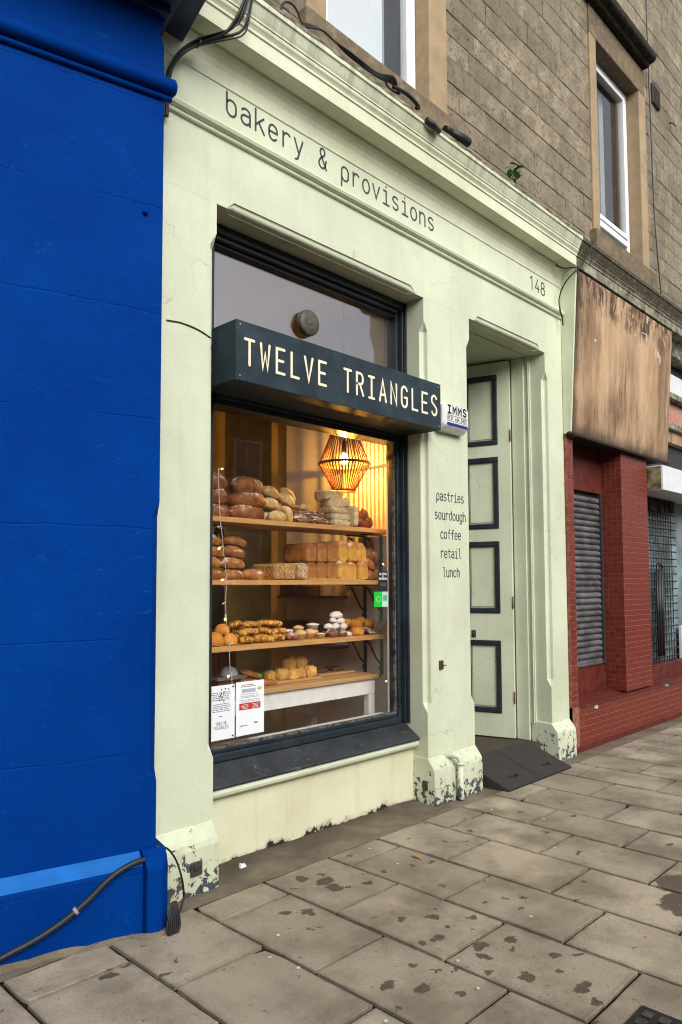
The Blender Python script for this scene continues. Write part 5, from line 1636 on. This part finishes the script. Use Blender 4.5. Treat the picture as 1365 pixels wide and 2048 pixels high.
m_.v = [(v[0], .1153 - v[2], v[1]) for v in m_.v]; PS(m_.build('badge_outline', M['pale_sticker']), st, off)
PS(MB().box(1.893, 1.921, .1146, .1154, 1.31, 1.345).build('print_block', plain('sticker_green_print', (.1, .45, .25), .6, .2)), st, off)
st.scale = (1.346, 1, 1.01); st.location = (1.783, .116, 1.257)

# ------------------------------------------------------------------ bread
def blob_mesh(name, rx, ry, rz, mat, e1=1.0, e2=1.0, amp=.06, freq=2.2, seed=0, nu=34, nv=20, flat=.55, top=None, grooves=0):
    """superquadric loaf with a flattened base; rests on z=0"""
    sp = lambda v, e: math.copysign(abs(v) ** e, v)
    mb = MB(); rings = []
    for j in range(nv + 1):
        ph = -math.pi / 2 + math.pi * j / nv
        ring = []
        for i in range(nu):
            th = 2 * math.pi * i / nu
            x = sp(math.cos(ph), e1) * sp(math.cos(th), e2); y = sp(math.cos(ph), e1) * sp(math.sin(th), e2); z = sp(math.sin(ph), e1)
            d = Vector((x, y, z))
            nrm = 1 + amp * 1.3 * mnoise.noise(d * freq + Vector((seed * 3.1, seed * 1.7, seed))) + amp * .7 * mnoise.noise(d * freq * 3 + Vector((seed, 5, seed))) + amp * .35 * mnoise.noise(d * freq * 7 + Vector((seed, 9, seed)))
            if z < -flat: z = -flat + (z + flat) * .08
            if grooves and z > .2:
                g = abs(math.sin(x * math.pi * grooves * .5 + y * .8))
                z -= .16 * (1 - g) ** 5
            if top: z *= top(x, y) if z > 0 else 1
            ring.append((x * rx * nrm, y * ry * nrm, (z * nrm + flat) * rz))
        rings.append(ring)
    mb.loft(rings, True, True, 0, True)
    return mb.mesh(name, mat)
def multi_mesh(name, parts, mat, amp=.06):
    """several overlapping dough lumps in one mesh: (centre, radii, tilt)"""
    mb = MB()
    for k, (c, r, (ax, ang)) in enumerate(parts):
        m3 = Matrix.Rotation(ang, 3, ax)
        rings = []
        for j in range(9):
            ph = -math.pi / 2 + math.pi * j / 8; ring = []
            for i in range(14):
                th = 2 * math.pi * i / 14
                d = Vector((math.cos(ph) * math.cos(th), math.cos(ph) * math.sin(th), math.sin(ph)))
                q = 1 + amp * mnoise.noise(d * 2 + Vector((k * 2.3, k, 1)))
                p = m3 @ Vector((d.x * r[0] * q, d.y * r[1] * q, d.z * r[2] * q)) + Vector(c)
                ring.append((p.x, p.y, max(p.z, .001)))
            rings.append(ring)
        mb.loft(rings, True, True, 0, True)
    return mb.mesh(name, mat)
br = random.Random(11)
FULL = {'batard': 1.04, 'pale_roll': 1.12, 'rustic_loaf': 1.15, 'oval_loaf': 1.04, 'scone': 1.14, 'pastry_twist': 1.0, 'cinnamon_knot': 1.1, 'golden_bun': 1.1, 'sugared_bun': 1.12, 'dark_bun': 1.1, 'braided_loaf': 1.05}
def put(name, me, x, y, z, lab, cat, grp, rz=0.0, tilt=(0, 0), sc=1.0):
    v = [br.uniform(.95, 1.07) for _ in range(3)]
    if not isinstance(sc, tuple): sc = (sc, sc, sc)
    k_ = FULL.get(name, 1.0)
    o = inst(name, me, None, (x, y, z), (tilt[0], tilt[1], rz), (sc[0] * k_ * v[0], sc[1] * k_ * v[1], sc[2] * k_ * v[2]))
    return tag(o, lab, cat, grp)
S1, S2, S3, TT = 1.791, 1.434, 1.059, .788

# --- top shelf
bat = [blob_mesh('batard', .128, .066, .062, M['b_dark'], 1, .9, .05, 2, s, grooves=2) for s in (1, 2, 3, 4, 5, 6)]
g = 'dark batards stacked on the top shelf'
for x, y, z, k, lab, rz, rx in (
    (.925, .42, S1, 0, 'dark floury batard at the bottom of the front stack on the top shelf', .06, .0), (.930, .42, S1 + .080, 1, 'dark floury batard in the middle of the front stack on the top shelf', -.05, 0),
    (.935, .43, S1 + .165, 2, 'large dark floury batard on top of the front stack on the top shelf', .10, .06),
    (.66, .42, S1, 1, 'dark batard at the very left end of the top shelf, lowest of three', .05, 0), (.655, .42, S1 + .080, 2, 'dark batard at the left end of the top shelf, middle of three', -.04, 0), (.66, .43, S1 + .165, 0, 'dark batard at the left end of the top shelf, highest of three', .06, .05)):
    put('batard', bat[(k + (3 if x < .8 else 0)) % 6], x, y, z, lab, 'bread', g, rz, (rx, 0))
rol = [blob_mesh('pale_roll', .058, .043, .040, M['b_pale'], 1, 1, .07, 2, s) for s in (4, 5, 6)]
g = 'pale rolls heaped on the top shelf'
for x, y, z, k, lab, rz, t, sc in (
    (1.115, .36, S1, 0, 'pale split roll lying lowest in the heap on the top shelf', .1, (0, 0), 1.0), (1.115, .45, S1, 1, 'pale roll at the back foot of the heap beside the dark batards', .3, (0, 0), 1.0),
    (1.18, .365, S1 + .035, 2, 'pale roll stood on end at the front of the heap', .2, (0, 1.25), 1.0), (1.105, .42, S1 + .085, 1, 'golden pale roll in the middle of the heap touching the batards', -.1, (0, .1), .95),
    (1.26, .46, S1 + .125, 0, 'long pale roll slanting down to the right below the topmost roll', -.2, (0, .5), 1.05), (1.12, .44, S1 + .155, 2, 'round pale roll at the upper left of the heap', .2, (0, .25), 1.05),
    (1.315, .52, S1 + .165, 1, 'pale roll slanting at the top right of the heap', -.2, (0, .75), 1.05), (1.235, .52, S1, 2, 'pale roll hidden at the back of the heap', .4, (0, 0), 1.0), (1.24, .50, S1 + .07, 0, 'pale roll in the second row behind the upright roll', .2, (0, .1), 1.0)):
    put('pale_roll', rol[k], x, y, z, lab, 'roll', g, rz, t, sc)
rus = [blob_mesh('rustic_loaf', .085, .040, .030, M['b_rustic'], .9, .9, .22, 3, s) for s in (7, 8)]
g = 'burnt rustic loaves on the top shelf'
for x, y, z, k, lab, rz in (
    (1.32, .36, S1, 0, 'dark rustic loaf at the front left of the low pile on the top shelf', .05), (1.48, .37, S1, 1, 'dark rustic loaf at the front right of the low pile, by the focaccia', .0),
    (1.35, .47, S1 + .045, 1, 'dark rustic loaf in the upper layer beside the pale rolls', -.1), (1.52, .46, S1 + .045, 0, 'dark rustic loaf in the upper layer behind the focaccia', .08), (1.40, .52, S1, 0, 'dark rustic loaf at the back of the low pile', .2), (1.56, .52, S1, 1, 'dark rustic loaf at the back behind the focaccia', -.2),
    (1.40, .50, S1 + .10, 1, 'small dark crust on top of the low rustic pile', .5)):
    put('rustic_loaf', rus[k], x, y, z, lab, 'bread', g, rz, (0, 0), .62 if 'small' in lab else 1.0)
put('pale_roll', rol[2], 1.475, .50, S1 + .105, 'small half pale roll on top of the dark rustic pile', 'roll', g, .2, (0, 0), .6)
foc = [blob_mesh('focaccia_slab', .085, .060, .024, M['b_foc'], .35, .35, .05, 3, s, nu=24, nv=10, flat=.95) for s in (9, 10)]
g = 'focaccia slabs stacked on the top shelf'
for i, (x, y, z, k, lab, rz, t) in enumerate((
    (1.685, .40, S1, 0, 'focaccia slab at the bottom of the stack on the top shelf', .05, (0, 0)), (1.69, .41, S1 + .044, 1, 'focaccia slab second from the bottom of the stack', -.06, (0, 0)),
    (1.685, .42, S1 + .088, 0, 'focaccia slab in the middle of the stack', .1, (0, 0)), (1.705, .43, S1 + .134, 1, 'tilted focaccia slab second from the top of the stack', -.1, (0, -.10)), (1.66, .45, S1 + .182, 0, 'focaccia slab lying tilted on top of the stack', .15, (0, -.10)))):
    put('focaccia_slab', foc[k], x, y, z, lab, 'bread', g, rz, t, (1.2, 1.0, 1.35) if i > 2 else 1.0)
put('focaccia_slab', foc[1], 1.765, .36, S1 + .076, 'focaccia slab stood on edge against the right of the stack', 'bread', g, .1, (0, R(90)), (.85, .8, 1.0))
ch = multi_mesh('braided_loaf', [((-.06, 0, .035), (.05, .045, .036), ('Y', .5)), ((-.02, .02, .045), (.05, .045, .04), ('Y', -.4)), ((.02, -.02, .045), (.05, .045, .04), ('Y', .5)), ((.06, 0, .035), (.045, .04, .034), ('Y', -.4)), ((0, 0, .03), (.085, .055, .032), ('Z', 0))], M['b_chal'])
g = 'dark braided loaves at the right of the top shelf'
for x, y, z, lab, sc in ((1.945, .40, S1, 'glossy dark braided loaf lying lowest at the right of the top shelf', .95), (1.93, .43, S1 + .05, 'glossy dark braided loaf resting on another at the right of the top shelf', 1.0), (1.95, .53, S1, 'glossy dark braided loaf behind the pair at the right of the top shelf', 1.0)):
    put('braided_loaf', ch, x, y, z, lab, 'bread', g, .2, (0, 0), sc)

# --- middle shelf
ov = [blob_mesh('oval_loaf', .082, .055, .042, M['b_brown'], 1, .95, .06, 2, s, grooves=0) for s in (12, 13, 14)]
g = 'brown oval loaves on the middle shelf'
for x, y, z, k, lab, rz, t in (
    (.820, .42, S2, 0, 'brown oval loaf at the foot of the inner stack on the middle shelf', .1, (0, 0)), (.815, .42, S2 + .066, 1, 'brown oval loaf second from the bottom of the inner stack', -.1, (0, .05)), (.835, .44, S2 + .133, 2, 'smooth brown oval loaf third in the inner stack', .1, (0, .12)), (.850, .45, S2 + .200, 0, 'sunlit brown oval loaf on top of the inner stack', .05, (0, .15)),
    (.985, .42, S2, 2, 'brown oval loaf lying alone between the stack and the seeded loaves', -.05, (0, .06)),
    (.655, .41, S2, 1, 'brown oval loaf at the far left end of the middle shelf, lowest', .1, (0, 0)), (.645, .42, S2 + .066, 0, 'brown oval loaf at the far left end, second up', -.1, (0, 0)), (.675, .43, S2 + .133, 1, 'brown oval loaf at the far left end, third up', .1, (0, .1)), (.665, .44, S2 + .200, 2, 'brown oval loaf at the far left end, highest', 0, (0, .15)),
    (.74, .54, S2, 2, 'brown oval loaf hidden behind the two left stacks', .5, (0, 0))):
    put('oval_loaf', ov[k], x, y, z, lab, 'bread', g, rz, t)
def tin(name, mat, seed, w=.0415, l=.115, h=.094, dome=.030):
    """tin loaf: flat sided, domed and slightly overhanging top, soft end arrises"""
    rr = random.Random(seed); mb = MB(); rings = []
    prof = []
    for k in range(4): prof.append((-w * .90 + w * 1.80 * k / 3, 0))                # base
    for t in (.25, .5, .72): prof.append((w * (.92 + .06 * t), h * t))               # right side
    for k in range(9):
        a_ = -.2 + (math.pi + .4) * k / 8
        prof.append((w * 1.03 * math.copysign(abs(math.cos(a_)) ** .8, math.cos(a_)), h * .86 + (dome + h * .14) * max(0, math.sin(a_)) ** .85))
    for t in (.72, .5, .25): prof.append((-w * (.92 + .06 * t), h * t))
    NY = 12
    for j in range(NY + 1):
        v = -1 + 2 * j / NY
        e = abs(v); sc = 1 - (.13 * max(0, (e - .84) / .16) ** 1.6)
        if e > .999: sc = .80
        yy = v * l * (1 if e < .999 else .995)
        dz = 1 + .06 * mnoise.noise(Vector((seed, v * 2.2, 3)))
        ring = []
        for x, z in prof:
            n_ = 1 + .035 * mnoise.noise(Vector((x * 30 + seed, v * 3, z * 30)))
            cz = h * .48
            ring.append((x * sc * n_, yy, max(0, cz + (z - cz) * sc * dz * n_) if z > 0 else max(0, cz * (1 - sc))))
        rings.append(ring)
    mb.loft(rings, True, True, 0, True)
    return mb.mesh(name, mat)
tb_ = [tin('tin_loaf', M['b_tin'], s) for s in (15, 16)]; tg_ = [tin('tin_loaf', M['b_gold'], s, .0420, .115, .098, .034) for s in (17, 18)]
ts_ = tin('seeded_loaf', M['b_seed'], 19, .0425, .115, .092, .010); to_ = tin('oat_loaf', M['b_oat'], 20, .043, .115, .094, .010)
g = 'tin loaves in rows on the middle shelf'
put('seeded_loaf', ts_, 1.095, .42, S2, 'seeded tin loaf at the left end of the tin row', 'bread', g, .05)
put('seeded_loaf', ts_, 1.192, .42, S2, 'seeded tin loaf next to the oat topped loaf', 'bread', g, -.03)
put('oat_loaf', to_, 1.285, .42, S2, 'tin loaf thickly topped with pale oats', 'bread', g, .02)
for i, (x, k) in enumerate(((1.378, 0), (1.470, 1), (1.562, 0))):
    put('tin_loaf', tb_[k], x, .425, S2, 'brown tin loaf in the lower row, ' + ('beside the oat topped loaf', 'middle of the three brown ones', 'beside the first golden loaf')[i], 'bread', g, br.uniform(-.03, .03))
for i, (x, k) in enumerate(((1.660, 0), (1.754, 1), (1.850, 0))):
    put('tin_loaf', tg_[k], x, .425, S2, 'golden floury tin loaf in the lower row, ' + ('beside the brown ones', 'middle of the three golden ones', 'at the right end')[i], 'bread', g, br.uniform(-.03, .03))
for i, (x, k) in enumerate(((1.372, 1), (1.464, 0), (1.560, 1))):
    put('tin_loaf', tb_[k], x, .43, S2 + .112, 'brown tin loaf in the upper row, ' + ('at the left end', 'middle of the three brown ones', 'beside the golden ones')[i], 'bread', g, br.uniform(-.04, .04))
for i, (x, k) in enumerate(((1.662, 1), (1.757, 0), (1.852, 1))):
    put('tin_loaf', tg_[k], x, .435, S2 + .121, 'golden floury tin loaf in the upper row, ' + ('beside the brown ones', 'middle of the three golden ones', 'at the right end')[i], 'bread', g, br.uniform(-.04, .04))
bigo = blob_mesh('round_loaf', .088, .070, .066, M['b_brown'], 1, 1, .05, 2, 21)
g = 'brown round loaves at the right of the middle shelf'
for x, y, z, lab, sc, t in ((2.055, .45, S2 + .125, 'big brown round loaf at the top of the right hand heap on the middle shelf', 1.0, (0, .12)), (1.965, .39, S2 + .075, 'brown round loaf leaning beside the golden upper row', .72, (0, .5)), (1.965, .385, S2, 'brown round loaf at the foot of the right hand heap', .72, (0, 0)), (2.07, .42, S2, 'brown round loaf behind the dark sticker', .85, (0, 0)), (2.06, .53, S2, 'brown round loaf at the back under the big one', .95, (0, 0))):
    put('round_loaf', bigo, x, y, z, lab, 'bread', g, .2, t, sc)
MBt = MB().box(1.30, 1.86, .305, .325, S2 + .0005, S2 + .009)
tag(MBt.build('bread_board', M['board']), 'thin pale board edge under the lower row of tin loaves', 'board')

# --- lower shelf
bun = blob_mesh('orange_bun', .046, .042, .044, M['b_bun'], 1, 1, .05, 2, 22)
g = 'orange buns at the left of the lower shelf'
for x, y, z, lab, t, sc in ((.665, .37, S3, 'orange bun stood at the far left of the lower shelf', (0, .1), 1.15), (.775, .37, S3, 'orange bun in front beside the pastry twists', (0, 0), 1.02), (.775, .45, S3 + .055, 'orange bun resting on top of the other buns', (0, .1), .95), (.70, .50, S3, 'orange bun at the back of the left group', (0, 0), 1.0), (.60, .38, S3, 'orange bun half hidden by the left window frame', (0, 0), 1.0)):
    put('orange_bun', bun, x, y, z, lab, 'bun', g, br.uniform(-1, 1), t, sc)
tws = []
for v in range(2):
    pr = random.Random(30 + v)
    tws.append(multi_mesh('pastry_twist', [((-.042 + .021 * k, pr.uniform(-.004, .004), .020 + .006 * math.sin(k * math.pi / 4)), (.017, .036 - .004 * abs(k - 2), .019), ('Z', .55 * (1 if v else -1) + pr.uniform(-.2, .2))) for k in range(5)], M['b_twist'], .12))
g = 'glazed pastry twists piled on the lower shelf'
for i, (x, y, z, lab) in enumerate((
    (.885, .36, 0, 'pastry twist in the front bottom row, nearest the orange buns'), (1.010, .36, 0, 'pastry twist in the middle of the front bottom row'), (1.130, .37, 0, 'pastry twist at the right end of the front bottom row'),
    (.935, .41, .040, 'pastry twist in the second layer above the left of the front row'), (1.055, .41, .040, 'pastry twist in the centre of the second layer'), (1.170, .42, .034, 'pastry twist at the right of the second layer'),
    (.900, .48, .085, 'pastry twist at the upper left of the pile against the bun'), (.990, .45, .082, 'large pastry twist on top left of the pile'), (1.080, .46, .084, 'pastry twist on top of the middle of the pile'), (1.180, .48, .078, 'pastry twist on top right of the pile'),
    (.93, .54, .04, 'pastry twist behind the pile at the left'), (1.06, .55, .05, 'pastry twist behind the middle of the pile'), (1.16, .55, .03, 'pastry twist behind the pile at the right'), (.95, .52, 0, 'pastry twist at the back bottom of the pile, left'), (1.10, .52, 0, 'pastry twist at the back bottom of the pile, right'))):
    put('pastry_twist', tws[i % 2], x, y, S3 + z, lab, 'pastry', g, br.uniform(-.35, .35), (br.uniform(-.1, .1), br.uniform(-.12, .12)), 1.05)
cin = multi_mesh('cinnamon_knot', [((-.012, 0, .016), (.022, .02, .016), ('Y', .4)), ((.012, .006, .018), (.02, .018, .017), ('Y', -.4)), ((0, -.012, .013), (.02, .018, .014), ('X', .4)), ((0, .01, .022), (.018, .018, .014), ('X', -.3))], M['b_crumb'], .2)
g = 'brown cinnamon knots on the lower shelf'
for x, y, z, lab in ((1.26, .38, 0, 'brown cinnamon knot in front between twists and tarts'), (1.245, .43, .0, 'brown cinnamon knot behind the front one'), (1.305, .47, .02, 'ridged dark cinnamon knot at the top back'), (1.30, .42, 0, 'brown cinnamon knot beside the first tart')):
    put('cinnamon_knot', cin, x, y, S3 + z, lab, 'pastry', g, br.uniform(0, 3), (0, 0), 1.15)
def tart_mb(): 
    flute = lambda t, h: 1 + .045 * math.cos(16 * t) if h < .026 else 1
    return MB().lathe([(0, 0), (.024, 0), (.033, .026), (.036, .029)], n=48, mod=flute)
def tart(x, y, z, top, lab, sc=1.0, dome=.016):
    e = tag(empty('tart', (x, y, z)), lab, 'tart', 'small fluted tarts on the lower shelf'); e.scale = (sc * 1.1,) * 3
    tart_mb().build('crust', M['b_tart'], e)
    MB().lathe([(.0355, .0285), (.034, .034), (.022, .030 + dome), (.008, .032 + dome * 1.2), (0, .032 + dome * 1.2)], n=20).build('filling', top, e)
tart(1.335, .385, S3, M['b_tart'], 'plain fluted tart in the front row beside the cinnamon knots', 1.08)
tart(1.425, .50, S3 + .03, M['b_tart'], 'plain fluted tart standing higher at the back of the tarts', 1.0, .012)
tart(1.44, .41, S3, M['b_tart'], 'plain fluted tart in the middle of the front row', 1.08)
tart(1.525, .47, S3 + .045, M['b_icing'], 'fluted tart with flat white icing raised at the back', 1.12, .006)
tart(1.495, .365, S3, M['b_cup'], 'small tart in a yellow case at the front', .86, .004)
tart(1.525, .47, S3, M['b_tart'], 'fluted tart under the white iced one', 1.05)
cho = blob_mesh('dark_bun', .038, .034, .032, M['b_choc'], 1, 1, .05, 2, 40)
g = 'dark buns under the sugared heap'
for x, y, lab in ((1.605, .375, 'dark bun at the front left under the sugared buns'), (1.695, .375, 'dark bun at the front right under the sugared buns'), (1.64, .45, 'dark bun at the back left under the sugared buns'), (1.73, .45, 'dark bun at the back right under the sugared buns')):
    put('dark_bun', cho, x, y, S3, lab, 'bun', g, br.uniform(0, 3))
sug = blob_mesh('sugared_bun', .033, .024, .020, M['b_sugar'], 1, 1, .06, 2, 41)
g = 'white sugared buns heaped on the lower shelf'
for x, y, z, lab, sc in ((1.705, .43, .122, 'long sugared bun on the very top of the white heap', 1.25), (1.665, .42, .092, 'sugared bun under the top one at the left of the heap', .9), (1.735, .42, .085, 'sugared bun under the top one at the right of the heap', 1.05), (1.61, .41, .056, 'sugared bun at the left end of the heap', .9), (1.665, .395, .054, 'sugared bun in the middle of the lower layer', .95), (1.745, .40, .050, 'sugared bun at the right of the lower layer', 1.0), (1.768, .375, .0, 'sugared bun low on the shelf at the right foot of the heap', .85)):
    put('sugared_bun', sug, x, y, S3 + z, lab, 'bun', g, br.uniform(-.5, .5), (0, br.uniform(-.2, .2)), sc)
muf = blob_mesh('golden_bun', .044, .040, .034, M['b_bun'], 1, 1, .12, 2.4, 42)
g = 'golden buns at the right of the lower shelf'
for x, y, z, lab, sc in ((1.865, .385, 0, 'golden bun in front beside the sugared heap'), (1.91, .44, .048, 'golden bun in the upper layer, centre'), (1.87, .50, .055, 'golden bun at the upper left behind the sugared heap'), (2.03, .50, .06, 'golden bun at the upper right with a pale edge'), (2.05, .45, .045, 'golden bun at the right next to the straw'), (1.93, .50, 0, 'golden bun at the back bottom'), (2.02, .48, 0, 'golden bun at the back beside the straw')) if False else [t + (1.0,) for t in ((1.865, .385, 0, 'golden bun in front beside the sugared heap'), (1.91, .44, .048, 'golden bun in the upper layer, centre'), (1.87, .50, .055, 'golden bun at the upper left behind the sugared heap'), (2.03, .50, .06, 'golden bun at the upper right of the group'), (2.05, .45, .045, 'golden bun at the right next to the straw'), (1.93, .50, 0, 'golden bun at the back bottom'), (2.02, .48, 0, 'golden bun at the back beside the straw'))]:
    put('golden_bun', muf, x, y, S3 + z, lab, 'bun', g, br.uniform(0, 3), (0, 0), sc)
star = MB().lathe([(0, 0), (.045, 0), (.052, .012), (.040, .026), (.016, .022), (0, .018)], n=40, mod=lambda t, h: 1 + .22 * math.cos(5 * t))
put('star_pastry', star.mesh('star_pastry', M['b_choc']), 1.985, .385, S3 + .012, 'brown star shaped pastry leaning in front of the golden buns', 'pastry', None, .3, (.55, 0))
sw = MB(); sr_ = random.Random(8)
for k in range(130):
    a = sr_.uniform(0, 6.28); b = sr_.uniform(-.2, 1.3); l = sr_.uniform(.04, .085)
    p0 = Vector((sr_.uniform(-.045, .05), sr_.uniform(-.03, .03), sr_.uniform(.002, .045)))
    d_ = Vector((math.cos(a) * math.cos(b), math.sin(a) * math.cos(b) * .6, math.sin(b))) * l
    sw.tube([p0, p0 + d_ * .5 + Vector((0, 0, .006)), p0 + d_], .0012, 4)
put('dried_straw', sw.mesh('dried_straw', M['b_straw']), 2.105, .40, S3, 'tuft of pale dried straw at the right end of the lower shelf', 'decoration', None)

# --- table
sc_ = blob_mesh('scone', .040, .038, .040, M['b_scone'], .75, .8, .14, 2.6, 50)
g = 'golden scones piled on the table'
for x, y, z, lab, s in ((1.285, .50, .016, 'golden scone at the left end of the front row on the board', 1.05), (1.352, .475, .016, 'golden scone second in the front row on the board', .92), (1.435, .495, .016, 'golden scone third in the front row on the board', .9), (1.515, .485, .016, 'golden scone at the right end of the front row on the board', .98), (1.375, .54, .072, 'golden scone on top of the pile at the left', 1.1), (1.485, .55, .072, 'golden scone on top of the pile at the right', 1.0), (1.40, .58, .016, 'golden scone hidden at the back of the pile', 1.0), (1.48, .60, .016, 'golden scone at the back right of the pile', 1.0), (1.215, .54, .016, 'small golden scone apart at the left of the pile', .85)):
    put('scone', sc_, x, y, TT + z, lab, 'scone', g, br.uniform(0, 3), (0, 0), s)
tag(MB().box(1.17, 1.56, .42, .64, TT + .0005, TT + .015).build('serving_board', M['board'], bevel=.003, seg=1), 'pale wooden board under the scones on the table', 'board')
tag(MB().box(1.62, 1.97, .50, .70, TT + .0005, TT + .013).build('serving_board', M['board'], bevel=.003, seg=1), 'wooden board of brownies at the right of the table', 'board')
g = 'brownies on the right hand board'
for x, lab in ((1.705, 'dark brownie slab nearer the scones'), (1.865, 'dark brownie slab nearer the end of the table')):
    tag(MB().box(x - .055, x + .055, .56, .65, TT + .0135, TT + .040).build('brownie', M['b_brownie'], bevel=.005), lab, 'cake', g)
gc = blob_mesh('green_cloth', .055, .04, .03, M['green'], 1, 1, .2, 3, 60)
put('green_cloth', gc, 1.27, .70, TT, 'small bright green cloth behind the scones on the table', 'cloth', None)
bag = blob_mesh('baguette', .085, .026, .024, M['b_brown'], 1, .9, .06, 2, 61)
g = 'brown sticks of bread on the table'
put('baguette', bag, 1.09, .58, TT + .045, 'brown bread stick sloping on top of another, left of the scones', 'bread', g, -.1, (0, .3), 1.0)
put('baguette', bag, 1.03, .54, TT, 'brown bread stick lying flat on the table', 'bread', g, .05)
put('baguette', bag, 1.12, .44, TT, 'brown bread stick just above the right hand paper notice', 'bread', g, .02)
tr_ = tag(empty('metal_tray', (.86, .54, TT)), 'small steel tray with a dome at the left of the table', 'tray')
to2 = (-.86, -.54, -TT)
PS(MB().box(.75, .97, .46, .62, TT + .06, TT + .066).box(.75, .97, .455, .4598, TT + .056, TT + .078).build('tray_plate', M['steel'], bevel=.002, seg=1), tr_, to2)
PS(MB().lathe([(.058, .0665), (.056, .085), (.045, .108), (.025, .122), (.008, .127), (0, .127)], (.895, .54, TT), 20).build('dome', M['greyprint']), tr_, to2)
PS(MB().box(.78, .94, .48, .60, TT, TT + .0598).build('stand', M['boxwood']), tr_, to2)

# ------------------------------------------------------------------ small litter on the paving, drain
def fleck(name, x, y, r, mat, lab, cat, grp=None, h=.004):
    n = 9; rr = random.Random(int(x * 1000 + y * 77))
    ring = [(r * math.cos(2 * math.pi * k / n) * rr.uniform(.75, 1.2), r * math.sin(2 * math.pi * k / n) * rr.uniform(.7, 1.1)) for k in range(n)]
    mb = MB(); mb.loft([[(p[0], p[1], 0) for p in ring], [(p[0] * .9, p[1] * .9, h) for p in ring], [(p[0] * .4, p[1] * .4, h * 1.3) for p in ring]], True, True, 0, True)
    return tag(mb.build(name, mat, loc=(x, y, .0005)), lab, cat, grp)
GUMS = [(1.076, -0.616, 'pale gum spot on the flag with the orange leaf'), (1.015, -1.397, 'pale gum spot on a flag between two groups of damp spots, right of centre'), (0.395, -1.543, 'pale gum spot close to the joint at the lower middle of the paving'), (0.501, -1.384, 'pale gum spot beside a long joint in the middle of the paving'), (0.169, -0.749, 'pale gum spot on the flag left of the damp patches'), (0.056, -0.993, 'pale gum spot near a joint at the lower left'), (2.215, -0.8, 'pale gum spot on the flags in front of the ramp, farther one'), (1.828, -1.077, 'pale gum spot on the flags in front of the ramp, nearer one'), (2.163, -0.472, 'small pale gum spot just beyond the waste pipe'), (0.033, -0.859, 'round gum spot in the left half of the paving beside another'), (0.03, -1.436, 'large pale gum spot at the bottom edge of the picture'), (1.137, -0.373, 'pale gum spot near the concrete strip under the window')]
for x, y, lab in GUMS:
    fleck('chewing_gum', x, y, .009, M['gum'], lab, 'gum', 'pale gum spots on the paving', .002)
lf = MB(); lv = [(0, -1, 0), (.5, -.5, .12), (.62, .1, .2), (.35, .7, .12), (0, 1.1, .0), (-.35, .7, .18), (-.62, .1, .3), (-.5, -.5, .16)]
lf.add([(p[0] * .022, p[1] * .034, p[2] * .03) for p in lv] + [(0, 0, .002)], [(i, (i + 1) % 8, 8) for i in range(8)], 0, True)
tag(lf.build('fallen_leaf', M['orange_leaf'], loc=(1.209, -.636, .003)), 'single orange fallen leaf on the paving below the window', 'leaf')
lt = MB(); lt.loft([[(-.018, -.012, 0), (.02, -.01, 0), (.014, .014, 0), (-.012, .012, 0)], [(-.01, -.008, .014), (.012, -.006, .018), (.01, .01, .012), (-.012, .008, .02)]])
tag(lt.build('paper_litter', M['paper'], loc=(0.506, -.09, .004)), 'crumpled white scrap of litter at the foot of the left pilaster', 'litter')
# weeds in the gutter line under the stall riser
ws_ = random.Random(19); wm = MB()
for k in range(46):
    x = ws_.choice([ws_.gauss(1.05, .12), ws_.gauss(1.3, .1), ws_.gauss(.75, .08), ws_.gauss(-.18, .05)]); y = -.018 if x > 0 else -.37
    a = ws_.uniform(0, 6.28); l = ws_.uniform(.006, .018)
    wm.add([(x, y, .0), (x + .004, y - .003, 0), (x + math.cos(a) * l, y - abs(math.sin(a)) * l, l * .9)], [(0, 1, 2)])
wm.build('moss_tufts', M['leafgreen'], kind='stuff', fix=False)
# iron drain cover at the bottom right
dr = tag(empty('drain_cover', (.50, -2.16, 0)), 'dark iron drain cover set in the paving, its corner at the bottom of the picture', 'drain cover')
di = (-.50, 2.16, 0)
PS(MB().box(.30, .685, -2.34, -1.995, -.02, .004).build('frame', M['iron'], bevel=.004), dr, di)
for k in range(6):
    for j in range(6):
        PS(MB().box(.335 + k * .057, .37 + k * .057, -2.315 + j * .053, -2.282 + j * .053, .0035, .009).build('stud', M['lead'], bevel=.002, seg=1), dr, di)

# ------------------------------------------------------------------ the other side of the street (seen only mirrored in the glass)
op = tag(empty('opposite_building', (4, -17, 0)), 'low sandstone building across the street mirrored in the shop glass', 'building')
oi = (-4, 17, 0)
PS(MB().box(-26, 34, -23, -17, -.02, 7.2).build('wall', M['opposite']), op, oi)
PS(MB().box(-26, 34, -17.25, -16.95, 7.201, 7.4).build('eaves', M['opposite']), op, oi)
wf = MB(); wf.box(-.62, .62, 0, .08, -.95, -.85); wf.box(-.62, .62, 0, .08, .85, .95); wf.box(-.62, -.52, 0, .08, -.849, .849); wf.box(.52, .62, 0, .08, -.849, .849)
wf.box(-.519, .519, 0, .05, -.03, .03); wf.box(-.03, .03, 0, .045, .031, .849)
wme = wf.mesh('window', M['white_paint'])
pme = MB().box(-.52, .52, .012, .02, -.85, .85).mesh('window_pane', M['frost'])
for zc_ in (2.3, 5.6):
    for k in range(16):
        x = -22 + k * 3.3
        o = inst('window', wme, op, (x - 4, .001, zc_)); inst('window_pane', pme, o)
